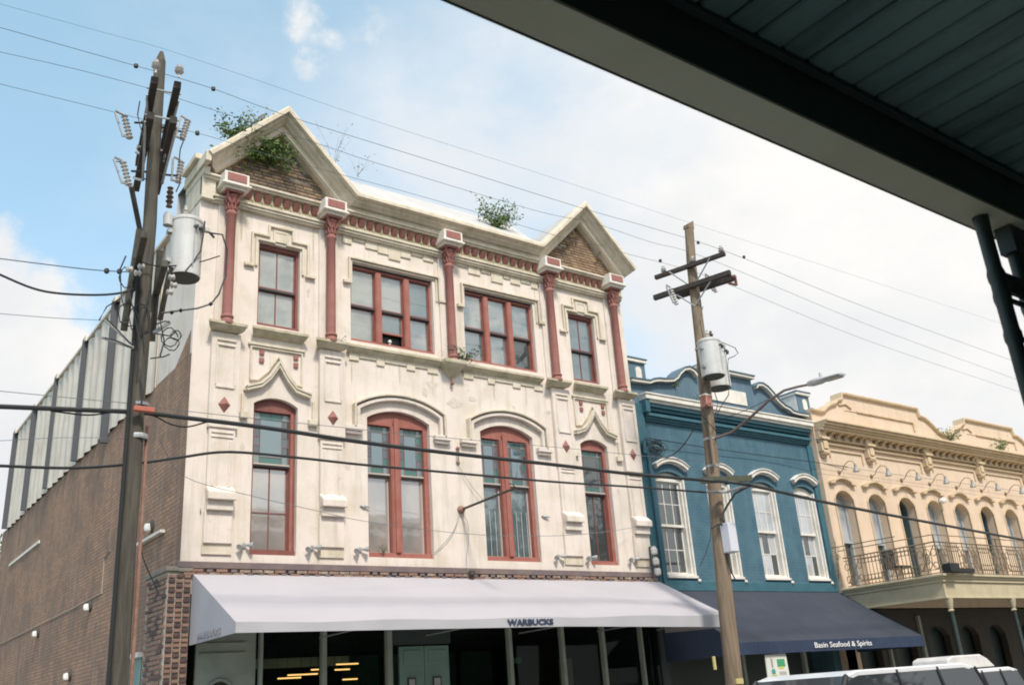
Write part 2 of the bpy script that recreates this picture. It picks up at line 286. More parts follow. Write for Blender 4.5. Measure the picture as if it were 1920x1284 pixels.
# ------------------------------------------------------------------ mesh helpers
WPOS = {}
class MB:
    def __init__(s): s.v = []; s.f = []
    def add(s, vs, fs):
        o = len(s.v); s.v += [tuple(p) for p in vs]; s.f += [tuple(i + o for i in f) for f in fs]; return s
    def box(s, x0, x1, y0, y1, z0, z1):
        if x0 > x1: x0, x1 = x1, x0
        if y0 > y1: y0, y1 = y1, y0
        if z0 > z1: z0, z1 = z1, z0
        return s.add([(x0, y0, z0), (x1, y0, z0), (x1, y1, z0), (x0, y1, z0), (x0, y0, z1), (x1, y0, z1), (x1, y1, z1), (x0, y1, z1)],
                     [(0, 3, 2, 1), (4, 5, 6, 7), (0, 1, 5, 4), (1, 2, 6, 5), (2, 3, 7, 6), (3, 0, 4, 7)])
    def prism(s, poly, y0, y1):
        """polygon in x,z (any order) pushed from y0 (front) to y1"""
        a = sum(poly[i][0] * poly[(i + 1) % len(poly)][1] - poly[(i + 1) % len(poly)][0] * poly[i][1] for i in range(len(poly)))
        if a < 0: poly = poly[::-1]
        n = len(poly)
        vs = [(x, y0, z) for x, z in poly] + [(x, y1, z) for x, z in poly]
        fs = [tuple(range(n)), tuple(range(2 * n - 1, n - 1, -1))]
        fs += [(i + n, (i + 1) % n + n, (i + 1) % n, i) for i in range(n)]
        return s.add(vs, fs)
    def band(s, path, w, y0, y1, side=1, chamfer=0.0):
        """band of width w along a path in x,z (to its right for side=1), mitred, from y0 (front) to y1"""
        off = offset(path, w * side)
        n = len(path)
        vs = [(x, y0, z) for x, z in path] + [(x, y0, z) for x, z in off] + [(x, y1, z) for x, z in path] + [(x, y1, z) for x, z in off]
        fs = []
        for i in range(n - 1):
            q = [(i, i + 1, n + i + 1, n + i), (2 * n + i, 3 * n + i, 3 * n + i + 1, 2 * n + i + 1),
                 (i, 2 * n + i, 2 * n + i + 1, i + 1), (n + i, n + i + 1, 3 * n + i + 1, 3 * n + i)]
            fs += q
        fs += [(0, n, 3 * n, 2 * n), (n - 1, 3 * n - 1, 4 * n - 1, 2 * n - 1)]
        return s.add(vs, fs)
    def sweep(s, path, prof):
        """profile [(perpendicular offset, y)] swept along a path in x,z with mitres"""
        rows = [[(x, y, z) for x, z in offset(path, d)] for d, y in prof]
        n = len(path); m = len(rows)
        vs = [p for r in rows for p in r]
        fs = [(j * n + i, j * n + i + 1, (j + 1) * n + i + 1, (j + 1) * n + i) for j in range(m - 1) for i in range(n - 1)]
        fs += [tuple(j * n for j in range(m)), tuple(j * n + n - 1 for j in range(m - 1, -1, -1))]
        return s.add(vs, fs)
    def tube(s, pts, r, seg=6, r2=None, cap=True):
        pts = [Vector(p) for p in pts]; n = len(pts); o = len(s.v)
        up = Vector((0.13, 0.21, 0.97))
        for i, p in enumerate(pts):
            d = (pts[min(i + 1, n - 1)] - pts[max(i - 1, 0)]).normalized()
            u = up if abs(d.dot(up)) < 0.95 else Vector((1, 0.1, 0))
            a = d.cross(u).normalized(); b = a.cross(d)
            rr = r if r2 is None else r + (r2 - r) * i / max(n - 1, 1)
            for k in range(seg):
                t = 2 * PI * k / seg
                s.v.append(tuple(p + a * (rr * math.cos(t)) + b * (rr * math.sin(t))))
        for i in range(n - 1):
            for k in range(seg):
                k2 = (k + 1) % seg
                s.f.append((o + i * seg + k, o + i * seg + k2, o + (i + 1) * seg + k2, o + (i + 1) * seg + k))
        if cap:
            s.f.append(tuple(o + k for k in range(seg - 1, -1, -1))); s.f.append(tuple(o + (n - 1) * seg + k for k in range(seg)))
        return s
    def lathe(s, c, prof, seg=16, axis=None):
        """profile [(r, h)] turned about an axis through c"""
        c = Vector(c); ax = Vector(axis or (0, 0, 1)).normalized()
        a = ax.orthogonal().normalized() if abs(ax.z) < 0.999 else Vector((1, 0, 0))
        b = ax.cross(a); o = len(s.v)
        for r, h in prof:
            for k in range(seg):
                t = 2 * PI * k / seg
                s.v.append(tuple(c + ax * h + a * (r * math.cos(t)) + b * (r * math.sin(t))))
        for j in range(len(prof) - 1):
            for k in range(seg):
                k2 = (k + 1) % seg
                s.f.append((o + j * seg + k, o + j * seg + k2, o + (j + 1) * seg + k2, o + (j + 1) * seg + k))
        s.f.append(tuple(o + k for k in range(seg - 1, -1, -1))); s.f.append(tuple(o + (len(prof) - 1) * seg + k for k in range(seg)))
        return s
    def obox(s, c, ax, hx, hy, hz):
        """box with half sizes along the rotated axes ax = (u, v, w)"""
        c = Vector(c); u, v, w = [Vector(a).normalized() for a in ax]
        vs = [c + u * (i * hx) + v * (j * hy) + w * (k * hz) for k in (-1, 1) for i, j in ((-1, -1), (1, -1), (1, 1), (-1, 1))]
        return s.add(vs, [(0, 3, 2, 1), (4, 5, 6, 7), (0, 1, 5, 4), (1, 2, 6, 5), (2, 3, 7, 6), (3, 0, 4, 7)])
    def build(s, name, m, parent=None, origin=None, smooth=False, kind=None, bevel=0, label=None):
        if origin is None: origin = WPOS.get(parent.name, Vector((0, 0, 0))) if parent else Vector((0, 0, 0))
        origin = Vector(origin)
        me = bpy.data.meshes.new(name)
        me.from_pydata([(a - origin.x, b - origin.y, c - origin.z) for a, b, c in s.v], [], s.f)
        me.materials.append(m)
        bm = bmesh.new(); bm.from_mesh(me); bmesh.ops.recalc_face_normals(bm, faces=bm.faces)
        if bevel: bmesh.ops.bevel(bm, geom=[e for e in bm.edges if len(e.link_faces) == 2 and e.calc_face_angle(0) > 0.6], offset=bevel, segments=1, affect='EDGES', clamp_overlap=True)
        bm.to_mesh(me); bm.free()
        if smooth: me.shade_auto_smooth(angle=0.7) if hasattr(me, 'shade_auto_smooth') else [setattr(p, 'use_smooth', True) for p in me.polygons]
        o = bpy.data.objects.new(name, me); C.objects.link(o)
        if smooth:
            for p in me.polygons: p.use_smooth = True
            bm = bmesh.new(); bm.from_mesh(me)
            for e in bm.edges: e.smooth = not (len(e.link_faces) == 2 and e.calc_face_angle(0) > 0.7)
            bm.to_mesh(me); bm.free()
        WPOS[o.name] = origin
        if parent:
            o.parent = parent; o.location = origin - WPOS[parent.name]
        else: o.location = origin
        if kind: o['kind'] = kind
        if label: o['label'] = label
        return o
def offset(path, d):
    n = len(path); outp = []
    for i in range(n):
        p = Vector(path[i]); nn = []
        if i > 0: e = (p - Vector(path[i - 1])).normalized(); nn.append(Vector((e.y, -e.x)))
        if i < n - 1: e = (Vector(path[i + 1]) - p).normalized(); nn.append(Vector((e.y, -e.x)))
        m = sum(nn, Vector((0, 0))).normalized()
        outp.append(tuple(p + m * (d / max(0.3, m.dot(nn[0])))))
    return outp
def thing(name, label, cat, loc, group=None):
    o = bpy.data.objects.new(name, None); C.objects.link(o); o.empty_display_size = 0.2
    o.location = loc; WPOS[o.name] = Vector(loc); o['label'] = label; o['category'] = cat
    if group: o['group'] = group
    return o
def tag(o, label, cat, group=None):
    o['label'] = label; o['category'] = cat
    if group: o['group'] = group
    return o
def place(me, name, loc, parent):
    """another piece that shares the mesh me"""
    o = bpy.data.objects.new(name, me); C.objects.link(o)
    o.parent = parent; o.location = Vector(loc) - WPOS[parent.name]; WPOS[o.name] = Vector(loc)
    return o
def brick_mesh(w, d, h, m, jit=0.0):
    b = MB(); b.box(-w / 2, w / 2, -d / 2, d / 2, -h / 2, h / 2)
    me = bpy.data.meshes.new('brick'); me.from_pydata(b.v, [], b.f); me.materials.append(m)
    bm = bmesh.new(); bm.from_mesh(me); bmesh.ops.recalc_face_normals(bm, faces=bm.faces)
    bmesh.ops.bevel(bm, geom=[e for e in bm.edges if abs((e.verts[0].co - e.verts[1].co).y) < 1e-5 and (e.verts[0].co.y < 0)], offset=0.005, segments=1, affect='EDGES')
    bm.to_mesh(me); bm.free()
    return me
def arcpts(xa, xb, zs, zc, n=10):
    """shallow arch from (xa, zs) over (mid, zc) to (xb, zs)"""
    w = (xb - xa) / 2; h = zc - zs
    if h < 0.01: return [(xa, zs), (xb, zs)]
    R = (w * w + h * h) / (2 * h); cx = (xa + xb) / 2; cz = zc - R; a = math.asin(min(1, w / R))
    if h > w: a = PI - a
    return [(cx + R * math.sin(-a + 2 * a * i / n), cz + R * math.cos(-a + 2 * a * i / n)) for i in range(n + 1)]
def wall_open(mb, x0, x1, z0, z1, y, depth, ops):
    """front wall in the plane y with openings (xa, xb, za, zs, zc) cut through to y + depth"""
    xs = sorted({x0, x1, *[o[0] for o in ops], *[o[1] for o in ops]})
    zs = sorted({z0, z1, *[o[2] for o in ops], *[o[4] for o in ops]})
    xs = [x for x in xs if x0 <= x <= x1]; zs = [z for z in zs if z0 <= z <= z1]
    for i in range(len(xs) - 1):
        for j in range(len(zs) - 1):
            cx, cz = (xs[i] + xs[i + 1]) / 2, (zs[j] + zs[j + 1]) / 2
            if any(o[0] < cx < o[1] and o[2] < cz < o[4] for o in ops): continue
            mb.add([(xs[i], y, zs[j]), (xs[i + 1], y, zs[j]), (xs[i + 1], y, zs[j + 1]), (xs[i], y, zs[j + 1])], [(0, 1, 2, 3)])
    for xa, xb, za, zsp, zc in ops:
        a = arcpts(xa, xb, zsp, zc)
        ring = [(xa, za)] + a + [(xb, za)]
        for i in range(len(ring)):
            p, q = ring[i], ring[(i + 1) % len(ring)]
            mb.add([(p[0], y, p[1]), (p[0], y + depth, p[1]), (q[0], y + depth, q[1]), (q[0], y, q[1])], [(0, 1, 2, 3)])
        if zc - zsp > 0.01:
            for i in range(len(a) - 1):
                p, q = a[i], a[i + 1]
                mb.add([(p[0], y, p[1]), (q[0], y, q[1]), (q[0], y, zc), (p[0], y, zc)], [(0, 1, 2, 3)])
    return mb
def text_part(body, name, m, parent, loc, size, rotz=0.0, width=None, bold=0.0, rx=PI / 2, label=None):
    cu = bpy.data.curves.new(name, 'FONT'); cu.body = body; cu.size = size; cu.extrude = 0.003; cu.offset = bold
    cu.resolution_u = 3
    tmp = bpy.data.objects.new('tmp_text', cu); C.objects.link(tmp)
    bpy.context.view_layer.update()
    me = bpy.data.meshes.new_from_object(tmp.evaluated_get(bpy.context.evaluated_depsgraph_get()))
    bpy.data.objects.remove(tmp)
    xs = [v.co.x for v in me.vertices]
    if width:
        k = width / (max(xs) - min(xs)); x0 = min(xs)
        for v in me.vertices: v.co.x = (v.co.x - x0) * k
    me.materials.clear(); me.materials.append(m)
    o = bpy.data.objects.new(name, me); C.objects.link(o)
    o.parent = parent; o.location = Vector(loc) - WPOS[parent.name]; o.rotation_euler = (rx, 0, rotz)
    if label: o['label'] = label
    return o

# ------------------------------------------------------------------ ground, street
def struct(o): o['kind'] = 'structure'; return o
struct(MB().box(-900, 900, -900, 900, -0.6, -0.20).build('ground', GRASS))
struct(MB().box(-120, 160, -12.9, -3.2, -0.3, -0.14).build('street', ASPH))
struct(MB().box(-120, 160, -3.2, 0.6, -0.3, 0.0).build('pavement', CONC))
struct(MB().box(-120, 160, -17.6, -12.9, -0.3, 0.0).build('near_pavement', CONC))
struct(MB().box(-8.0, 4.7, 0.6, 60, -0.3, -0.01).build('side_lot', ASPH))
for i, yy in enumerate((-8.12, -7.92)):
    struct(MB().box(-120, 160, yy - 0.05, yy + 0.05, -0.139, -0.134).build('centre_line', YELP))
struct(MB().box(-120, 160, -3.36, -3.2, -0.3, 0.012).build('kerb', CONC))
struct(MB().box(-120, 160, -12.9, -12.74, -0.3, 0.012).build('kerb', CONC))

# ------------------------------------------------------------------ white gabled building
WB = thing('gabled_building', 'cream stucco building with twin pointed gables, red columns and red sash windows', 'building', (10.5, 0, 0))
TW = [(6.20, 7.07, 8.62, 10.40, 10.40), (8.19, 10.20, 8.64, 10.40, 10.40), (11.0, 13.0, 8.64, 10.40, 10.40), (14.09, 14.93, 8.62, 10.40, 10.40)]
LW = [(6.19, 7.06, 4.28, 7.05, 7.19), (8.53, 9.98, 4.30, 7.05, 7.25), (11.26, 12.68, 4.30, 7.05, 7.25), (14.09, 14.93, 4.28, 7.05, 7.19)]
b = MB(); wall_open(b, 5.0, 15.95, 4.12, 11.5, 0.0, 0.32, TW + LW)
b.build('wall', STUCCO, WB)
b = MB()
b.box(5.001, 5.35, 0.001, 2.10, 7.86, 10.98).build('side_stucco', STUCCO, WB)
MB().box(5.0, 5.35, 0.33, 0.90, 10.98, 11.95).build('parapet_return', STUCCO, WB)
MB().box(15.6, 15.95, 0.33, 18.6, 3.9, 10.98).build('party_wall', STUCCO, WB)
MB().box(5.35, 15.6, 18.3, 18.6, 0, 10.9).build('back_wall', STUCCO, WB)
# brick flank and its metal cladding
b = MB(); b.box(5.003, 5.34, 1.06, 18.6, 0, 7.85); b.box(5.003, 5.34, 0.002, 1.06, 4.1, 7.85)
b.add([(5.0, 0.10, 7.85), (5.0, 0.95, 7.85), (5.0, 0.10, 8.35), (5.1, 0.10, 7.85), (5.1, 0.95, 7.85), (5.1, 0.10, 8.35)],
      [(0, 1, 2), (3, 5, 4), (0, 3, 4, 1), (0, 2, 5, 3), (1, 4, 5, 2)])
b.build('brick_flank', SIDEB, WB)
seams = [2.12, 5.7, 8.5, 11.75, 14.8, 17.85]
for i in range(5):
    ya, yb = seams[i] + 0.10, seams[i + 1] - 0.10
    b = MB(); n = int((yb - ya) / 0.16); xs = []
    for k in range(n + 1):
        t = ya + (yb - ya) * k / n; xs.append((4.985 if k % 4 < 2 else 4.93, t))
    b2 = MB(); vs = []
    for x, t in xs: vs += [(x, t, 7.80 + 0.02 * math.sin(i)), (x, t, 11.0 - 0.03 * (i % 2))]
    b2.add(vs, [(2 * k, 2 * k + 1, 2 * k + 3, 2 * k + 2) for k in range(len(xs) - 1)])
    b2.box(5.0, 5.3, ya, yb, 7.86, 10.95)
    b2.build('metal_panel', METAL, WB)
for i, s in enumerate(seams[1:]):
    b = MB(); b.box(4.84, 5.0, s - 0.07, s + 0.03, 7.85 if i else 7.6, 11.05)
    b.build('seam_shadow_post', mat('seam_shadow_iron', (0.07, 0.075, 0.085), 0.7), WB)  # near-black colour puts the shadow of the panel gaps into the posts
    MB().box(4.86, 5.03, s - 0.20, s + 0.09, 10.99, 11.13).build('seam_cap', METAL, WB)
MB().box(4.9, 5.1, 0.9, 18.0, 10.99, 11.06).build('eave_flashing', METAL, WB)
# roof: flat deck, sloped sheet between the gables, two gable roofs
b = MB(); b.box(5.3, 15.6, 1.6, 18.3, 10.7, 10.9); b.build('roof_deck', ROOFM, WB)
OUT = [(4.98, 11.87), (6.59, 13.46), (8.20, 11.86), (13.12, 11.86), (14.71, 13.46), (16.27, 11.88)]
b = MB()
b.add([(8.2, -0.30, 11.88), (13.12, -0.30, 11.88), (13.3, 1.0, 13.05), (8.0, 1.0, 13.05), (13.3, 1.6, 12.6), (8.0, 1.6, 12.6), (8.0, 1.6, 10.8), (13.3, 1.6, 10.8)],
      [(0, 1, 2, 3), (3, 2, 4, 5), (5, 4, 7, 6)]); b.build('roof_sheet', ROOFM, WB)
for xa, xm, xb in ((5.0, 6.59, 8.2), (13.12, 14.71, 16.2)):
    b = MB()
    b.add([(xa, -0.36, 11.86), (xm, -0.36, 13.445), (xb, -0.36, 11.86), (xa, 1.5, 11.86), (xm, 1.5, 13.445), (xb, 1.5, 11.86), (xa, 1.5, 10.9), (xb, 1.5, 10.9), (xa, 0.9, 10.9), (xb, 0.9, 10.9)],
          [(0, 1, 4, 3), (1, 2, 5, 4), (3, 4, 5, 7, 6)]); b.build('gable_roof', ROOFM, WB)
prof = [(0.0, 0.0), (0.0, -0.43), (0.035, -0.445), (0.105, -0.445), (0.115, -0.40), (0.12, -0.335), (0.155, -0.335), (0.17, -0.315), (0.195, -0.25), (0.225, -0.21), (0.235, -0.17), (0.24, -0.145), (0.335, -0.145), (0.345, -0.10), (0.36, -0.10), (0.36, 0.14)]
MB().sweep(OUT, prof).build('raking_cornice', TRIM, WB)
# returns at both ends of the cornice
b = MB(); b.box(4.94, 5.05, -0.40, 0.9, 11.66, 11.88); b.box(4.98, 5.1, -0.2, 0.9, 11.5, 11.66); b.box(4.86, 5.0, 0.0, 0.85, 11.9, 12.02)
b.box(4.99, 5.25, -0.12, 0.9, 11.0, 11.5)
b.build('cornice_return', TRIM, WB, bevel=0.01)
# gable infill: mortar backing and bricks
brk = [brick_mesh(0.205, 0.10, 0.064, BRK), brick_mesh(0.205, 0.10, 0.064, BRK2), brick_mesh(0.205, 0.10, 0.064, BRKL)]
brkh = [brick_mesh(0.098, 0.10, 0.064, BRK), brick_mesh(0.098, 0.10, 0.064, BRK2)]
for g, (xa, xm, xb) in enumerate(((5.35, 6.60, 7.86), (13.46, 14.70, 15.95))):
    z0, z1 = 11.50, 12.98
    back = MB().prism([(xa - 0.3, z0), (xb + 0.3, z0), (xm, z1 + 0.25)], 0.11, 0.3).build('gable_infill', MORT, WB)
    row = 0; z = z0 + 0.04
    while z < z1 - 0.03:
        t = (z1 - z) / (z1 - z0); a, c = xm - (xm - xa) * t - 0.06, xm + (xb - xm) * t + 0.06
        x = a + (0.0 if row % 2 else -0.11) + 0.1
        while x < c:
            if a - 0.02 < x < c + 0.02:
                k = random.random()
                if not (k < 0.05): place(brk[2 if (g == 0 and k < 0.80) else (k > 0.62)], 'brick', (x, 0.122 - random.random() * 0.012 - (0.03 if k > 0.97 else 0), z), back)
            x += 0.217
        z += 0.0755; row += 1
for x, z in ((14.55, 12.35), (15.2, 12.2)): MB().tube([(x, -0.06, z - 0.07), (x + 0.16 * (x > 15), -0.07, z + 0.09)], 0.018).build('iron_anchor', IRON, WB)
# entablature
EN = MB().box(4.99, 15.96, -0.06, 0.0, 11.10, 11.5); EN.build('frieze', LEDGE, WB)
b = MB(); b.box(5.0, 15.96, -0.22, 0, 11.47, 11.52); b.box(5.02, 15.94, -0.18, 0, 11.425, 11.47); b.build('frieze_moulding', TRIM, WB, bevel=0.008)
b = MB(); b.box(5.2, 15.9, -0.15, -0.0, 11.075, 11.125); b.box(5.2, 15.9, -0.12, -0.0, 11.02, 11.075); b.box(5.2, 15.9, -0.09, 0, 10.98, 11.02)
b.build('architrave_moulding', TRIM, WB, bevel=0.008)
COLX = [5.56, 7.67, 10.55, 13.43, 15.51]
dm = MB(); dm.add([(-0.058, 0, -0.068), (0.058, 0, -0.068), (0.058, 0, 0.068), (-0.058, 0, 0.068),
                   (-0.058, -0.03, -0.06), (0.058, -0.03, -0.06), (0.058, -0.11, 0.068), (-0.058, -0.11, 0.068)],
                  [(0, 1, 5, 4), (1, 2, 6, 5), (2, 3, 7, 6), (3, 0, 4, 7), (4, 5, 6, 7)])
dproto = None
fins = MB()
for i in range(4):
    xa, xb = COLX[i] + 0.34, COLX[i + 1] - 0.34
    n = (8, 12, 11, 8)[i]
    for k in range(n):
        x = xa + (xb - xa) * k / (n - 1)
        if dproto is None: dproto = dm.build('red_dentil', REDP, WB, origin=(0, 0, 0)); dproto.location = Vector((x, -0.06, 11.30)) - WPOS[WB.name]
        else: place(dproto.data, 'red_dentil', (x, -0.06, 11.30 + random.uniform(-0.006, 0.006)), WB)
        w = (xb - xa) / (n - 1)
        if k < n - 1: fins.box(x + w / 2 - 0.014, x + w / 2 + 0.014, -0.09, -0.06, 11.22, 11.42)
fins.build('dentil_dividers', LEDGE, WB)
# cap blocks, capitals, columns
for i, x in enumerate(COLX):
    bl = MB(); w = 0.245
    bl.add([(x - w, -0.42, 11.30), (x + w, -0.42, 11.30), (x + w, -0.42, 11.54), (x - w, -0.42, 11.54), (x - w - 0.02, -0.0, 11.22), (x + w + 0.02, 0, 11.22), (x + w + 0.02, 0, 11.54), (x - w - 0.02, 0, 11.54)],
           [(0, 1, 2, 3), (0, 4, 5, 1), (1, 5, 6, 2), (3, 2, 6, 7), (0, 3, 7, 4)])
    bl.box(x - w - 0.04, x + w + 0.04, -0.455, -0.0, 11.255, 11.30)
    bl.box(x - w + 0.03, x + w - 0.03, -0.38, 0, 11.20, 11.255)
    bo = bl.build('cap_block', WHITE, WB, bevel=0.006)
    MB().box(x - w + 0.055, x + w - 0.055, -0.436, -0.42, 11.345, 11.505).build('red_inset', REDP, bo)
    cy = -0.17
    co = MB().lathe((x, cy, 8.44), [(0.125, 0), (0.125, 0.05), (0.105, 0.07), (0.10, 0.11), (0.12, 0.13), (0.12, 0.16), (0.092, 0.19), (0.092, 0.9), (0.088, 2.25), (0.105, 2.27), (0.115, 2.31), (0.10, 2.345), (0.088, 2.36)], 18)
    col_o = co.build('column', REDP, WB, smooth=True)
    cp = MB().lathe((x, cy, 10.8), [(0.085, 0), (0.09, 0.08), (0.10, 0.16), (0.115, 0.25), (0.14, 0.33), (0.10, 0.36)], 18)
    for k in range(10):
        t = 2 * PI * k / 10; cs, sn = math.cos(t), math.sin(t)
        for zz, rr, hh in ((0.03, 0.095, 0.11), (0.15, 0.115, 0.10)):
            tt = t + (0.31 if zz > 0.1 else 0); cs, sn = math.cos(tt), math.sin(tt)
            p = Vector((x + cs * rr, cy + sn * rr, 10.8 + zz)); q = Vector((x + cs * (rr + 0.018), cy + sn * (rr + 0.018), 10.8 + zz + hh))
            cp.tube([p, (p + q) / 2 + Vector((cs * 0.012, sn * 0.012, 0)), q, q + Vector((cs * 0.012, sn * 0.012, -0.025))], 0.02, 5, 0.014)
    for sx in (-1, 1):
        for sy in (-1, 1): cp.tube([(x + sx * 0.09, cy + sy * 0.09, 11.0), (x + sx * 0.12, cy + sy * 0.12, 11.1), (x + sx * 0.14, cy + sy * 0.14, 11.15)], 0.025, 6, 0.018)
    cp.box(x - 0.17, x + 0.17, cy - 0.17, cy + 0.17, 11.16, 11.20)
    cp.build('capital', REDP, col_o, smooth=True)
# pilaster strips behind the upper columns, and below them
b = MB()
for x in COLX:
    MB().box(x - 0.20, x + 0.20, -0.05, 0, 8.46, 10.99).build('upper_pilaster', STUCCO, WB, bevel=0.008)
for x in (5.60, 7.74, 13.57, 15.66):
    a = MB()
    a.box(x - 0.27, x + 0.27, -0.10, 0, 6.48, 8.30)
    a.box(x - 0.18, x + 0.18, -0.125, -0.10, 7.22, 7.27); a.box(x - 0.18, x + 0.18, -0.13, -0.10, 8.03, 8.07); a.box(x - 0.18, x + 0.18, -0.13, -0.10, 8.13, 8.17)
    a.box(x - 0.19, x - 0.15, -0.125, -0.10, 7.27, 8.03); a.box(x + 0.15, x + 0.19, -0.125, -0.10, 7.27, 8.03)
    a.box(x - 0.24, x + 0.24, -0.07, 0, 5.38, 6.48); a.box(x - 0.2, x + 0.2, -0.09, -0.07, 6.30, 6.33); a.box(x - 0.2, x + 0.2, -0.09, -0.07, 6.38, 6.42)
    a.box(x - 0.17, x - 0.13, -0.09, -0.07, 5.42, 6.25); a.box(x + 0.13, x + 0.17, -0.09, -0.07, 5.42, 6.25)
    a.add([(x - 0.24, -0.07, 5.42), (x + 0.24, -0.07, 5.42), (x + 0.25, -0.22, 5.30), (x - 0.25, -0.22, 5.30), (x + 0.25, -0.22, 5.17), (x - 0.25, -0.22, 5.17), (x + 0.23, 0, 5.17), (x - 0.23, 0, 5.17), (x - 0.25, 0, 5.42), (x + 0.25, 0, 5.42)],
          [(0, 1, 2, 3), (3, 2, 4, 5), (5, 4, 6, 7), (0, 3, 5, 7, 8), (1, 9, 6, 4, 2)])
    a.box(x - 0.23, x + 0.23, -0.14, 0, 5.00, 5.17); a.box(x - 0.25, x + 0.25, -0.07, 0, 4.44, 5.0)
    a.build('pilaster', STUCCO, WB, bevel=0.008)
    a = MB(); a.box(x - 0.26, x + 0.26, -0.03, 0, 4.26, 4.44); a.build('pilaster_foot', TRIM, WB)
    dz = 6.91
    MB().add([(x - 0.115, -0.10, dz), (x, -0.10, dz - 0.155), (x + 0.115, -0.10, dz), (x, -0.10, dz + 0.155), (x, -0.19, dz)],
             [(0, 1, 4), (1, 2, 4), (2, 3, 4), (3, 0, 4)]).build('red_diamond', REDP, WB)
def ledge(x0, x1, zt, pr, name='ledge', ends=0.04):
    """moulded shelf: profile swept along x, open top slab, cove below"""
    b = MB(); pf = [(zt, 0), (zt, -pr), (zt - 0.05, -pr), (zt - 0.065, -pr + 0.03), (zt - 0.10, -pr + 0.05), (zt - 0.135, -pr + 0.10), (zt - 0.16, -0.03), (zt - 0.16, 0)]
    xs = [[x0 + max(0, (pr + y)) * 0.6 for z, y in pf], [x1 - max(0, (pr + y)) * 0.6 for z, y in pf]]
    vs = [(xs[0][i], pf[i][1], pf[i][0]) for i in range(8)] + [(xs[1][i], pf[i][1], pf[i][0]) for i in range(8)]
    fs = [(i, i + 1, i + 9, i + 8) for i in range(7)] + [tuple(range(7, -1, -1)), tuple(range(8, 16))]
    return b.add(vs, fs).build(name, LEDGE, WB)
for x in (5.56, 7.67, 13.43, 15.53): ledge(x - 0.37, x + 0.37, 8.46, 0.27, 'column_ledge')
ledge(6.05, 7.2, 8.52, 0.17, 'window_sill'); ledge(13.97, 15.03, 8.52, 0.17, 'window_sill')
ledge(8.03, 10.32, 8.50, 0.15, 'string_course'); ledge(10.80, 13.07, 8.50, 0.15, 'string_course')
b = MB()
b.add([(10.27, -0.30, 8.50), (10.83, -0.30, 8.50), (10.83, 0, 8.50), (10.27, 0, 8.50), (10.27, -0.30, 8.42), (10.83, -0.30, 8.42), (10.33, -0.25, 8.36), (10.77, -0.25, 8.36), (10.42, -0.12, 8.24), (10.68, -0.12, 8.24),
       (10.55, 0.0, 8.12), (10.27, 0, 8.42), (10.83, 0, 8.42)], [(0, 1, 2, 3), (0, 4, 5, 1), (4, 6, 7, 5), (6, 8, 9, 7), (8, 10, 9), (0, 3, 11, 4), (1, 5, 12, 2), (4, 11, 10, 8, 6), (5, 7, 9, 10, 12)])
b.build('column_bracket', LEDGE, WB, bevel=0.01)
# flaked patches where the render coat has come off the wall
rf = random.Random(44)
for (cx, cz, sx, sz) in ((10.1, 7.95, 0.16, 0.10), (10.62, 7.6, 0.22, 0.13), (11.1, 7.75, 0.14, 0.07), (9.9, 7.75, 0.09, 0.12), (7.25, 9.5, 0.05, 0.12), (13.25, 9.2, 0.06, 0.2), (8.1, 6.0, 0.06, 0.1), (13.2, 7.7, 0.1, 0.06), (6.0, 6.2, 0.05, 0.08), (15.15, 6.0, 0.05, 0.09), (10.4, 9.3, 0.05, 0.22)):
    n = 11; pl = [(cx + sx * math.cos(2 * PI * k / n) * rf.uniform(0.55, 1.1), cz + sz * math.sin(2 * PI * k / n) * rf.uniform(0.55, 1.1)) for k in range(n)]
    MB().prism(pl, -0.004, 0.002).build('flaked_patch', mat('bare_render', (0.66, 0.585, 0.51), 0.95, (0.53, 0.47, 0.38), 7, 0.8, bump=0.5, fine=0.3), WB)
for x, z0, z1 in ((6.2, 8.0, 8.3), (7.12, 7.95, 8.3), (8.2, 7.7, 8.33), (9.3, 7.85, 8.33), (10.1, 7.7, 8.33), (11.7, 7.8, 8.33), (12.6, 7.75, 8.33), (5.3, 4.9, 4.95), (5.83, 10.3, 10.95), (7.35, 10.2, 10.95), (13.1, 10.3, 10.95), (15.75, 10.2, 10.95)):
    w = rf.uniform(0.012, 0.028); MB().prism([(x - w, z1), (x + w, z1), (x + w * 0.7, z0 + 0.1), (x, z0), (x - w * 0.6, z0 + 0.15)], -0.0035, 0.002).build('drip_stain', mat('drip_grime', (0.46, 0.42, 0.31), 0.95, (0.58, 0.52, 0.42), 9, 0.9, fine=0.2), WB)
MB().tube([(10.55, -0.03, 8.2), (10.56, -0.06, 8.08)], 0.02).lathe((10.56, -0.07, 8.02), [(0.0, -0.05), (0.04, -0.02), (0.04, 0.03), (0, 0.05)], 8).build('rusty_pendant', RUST, WB)
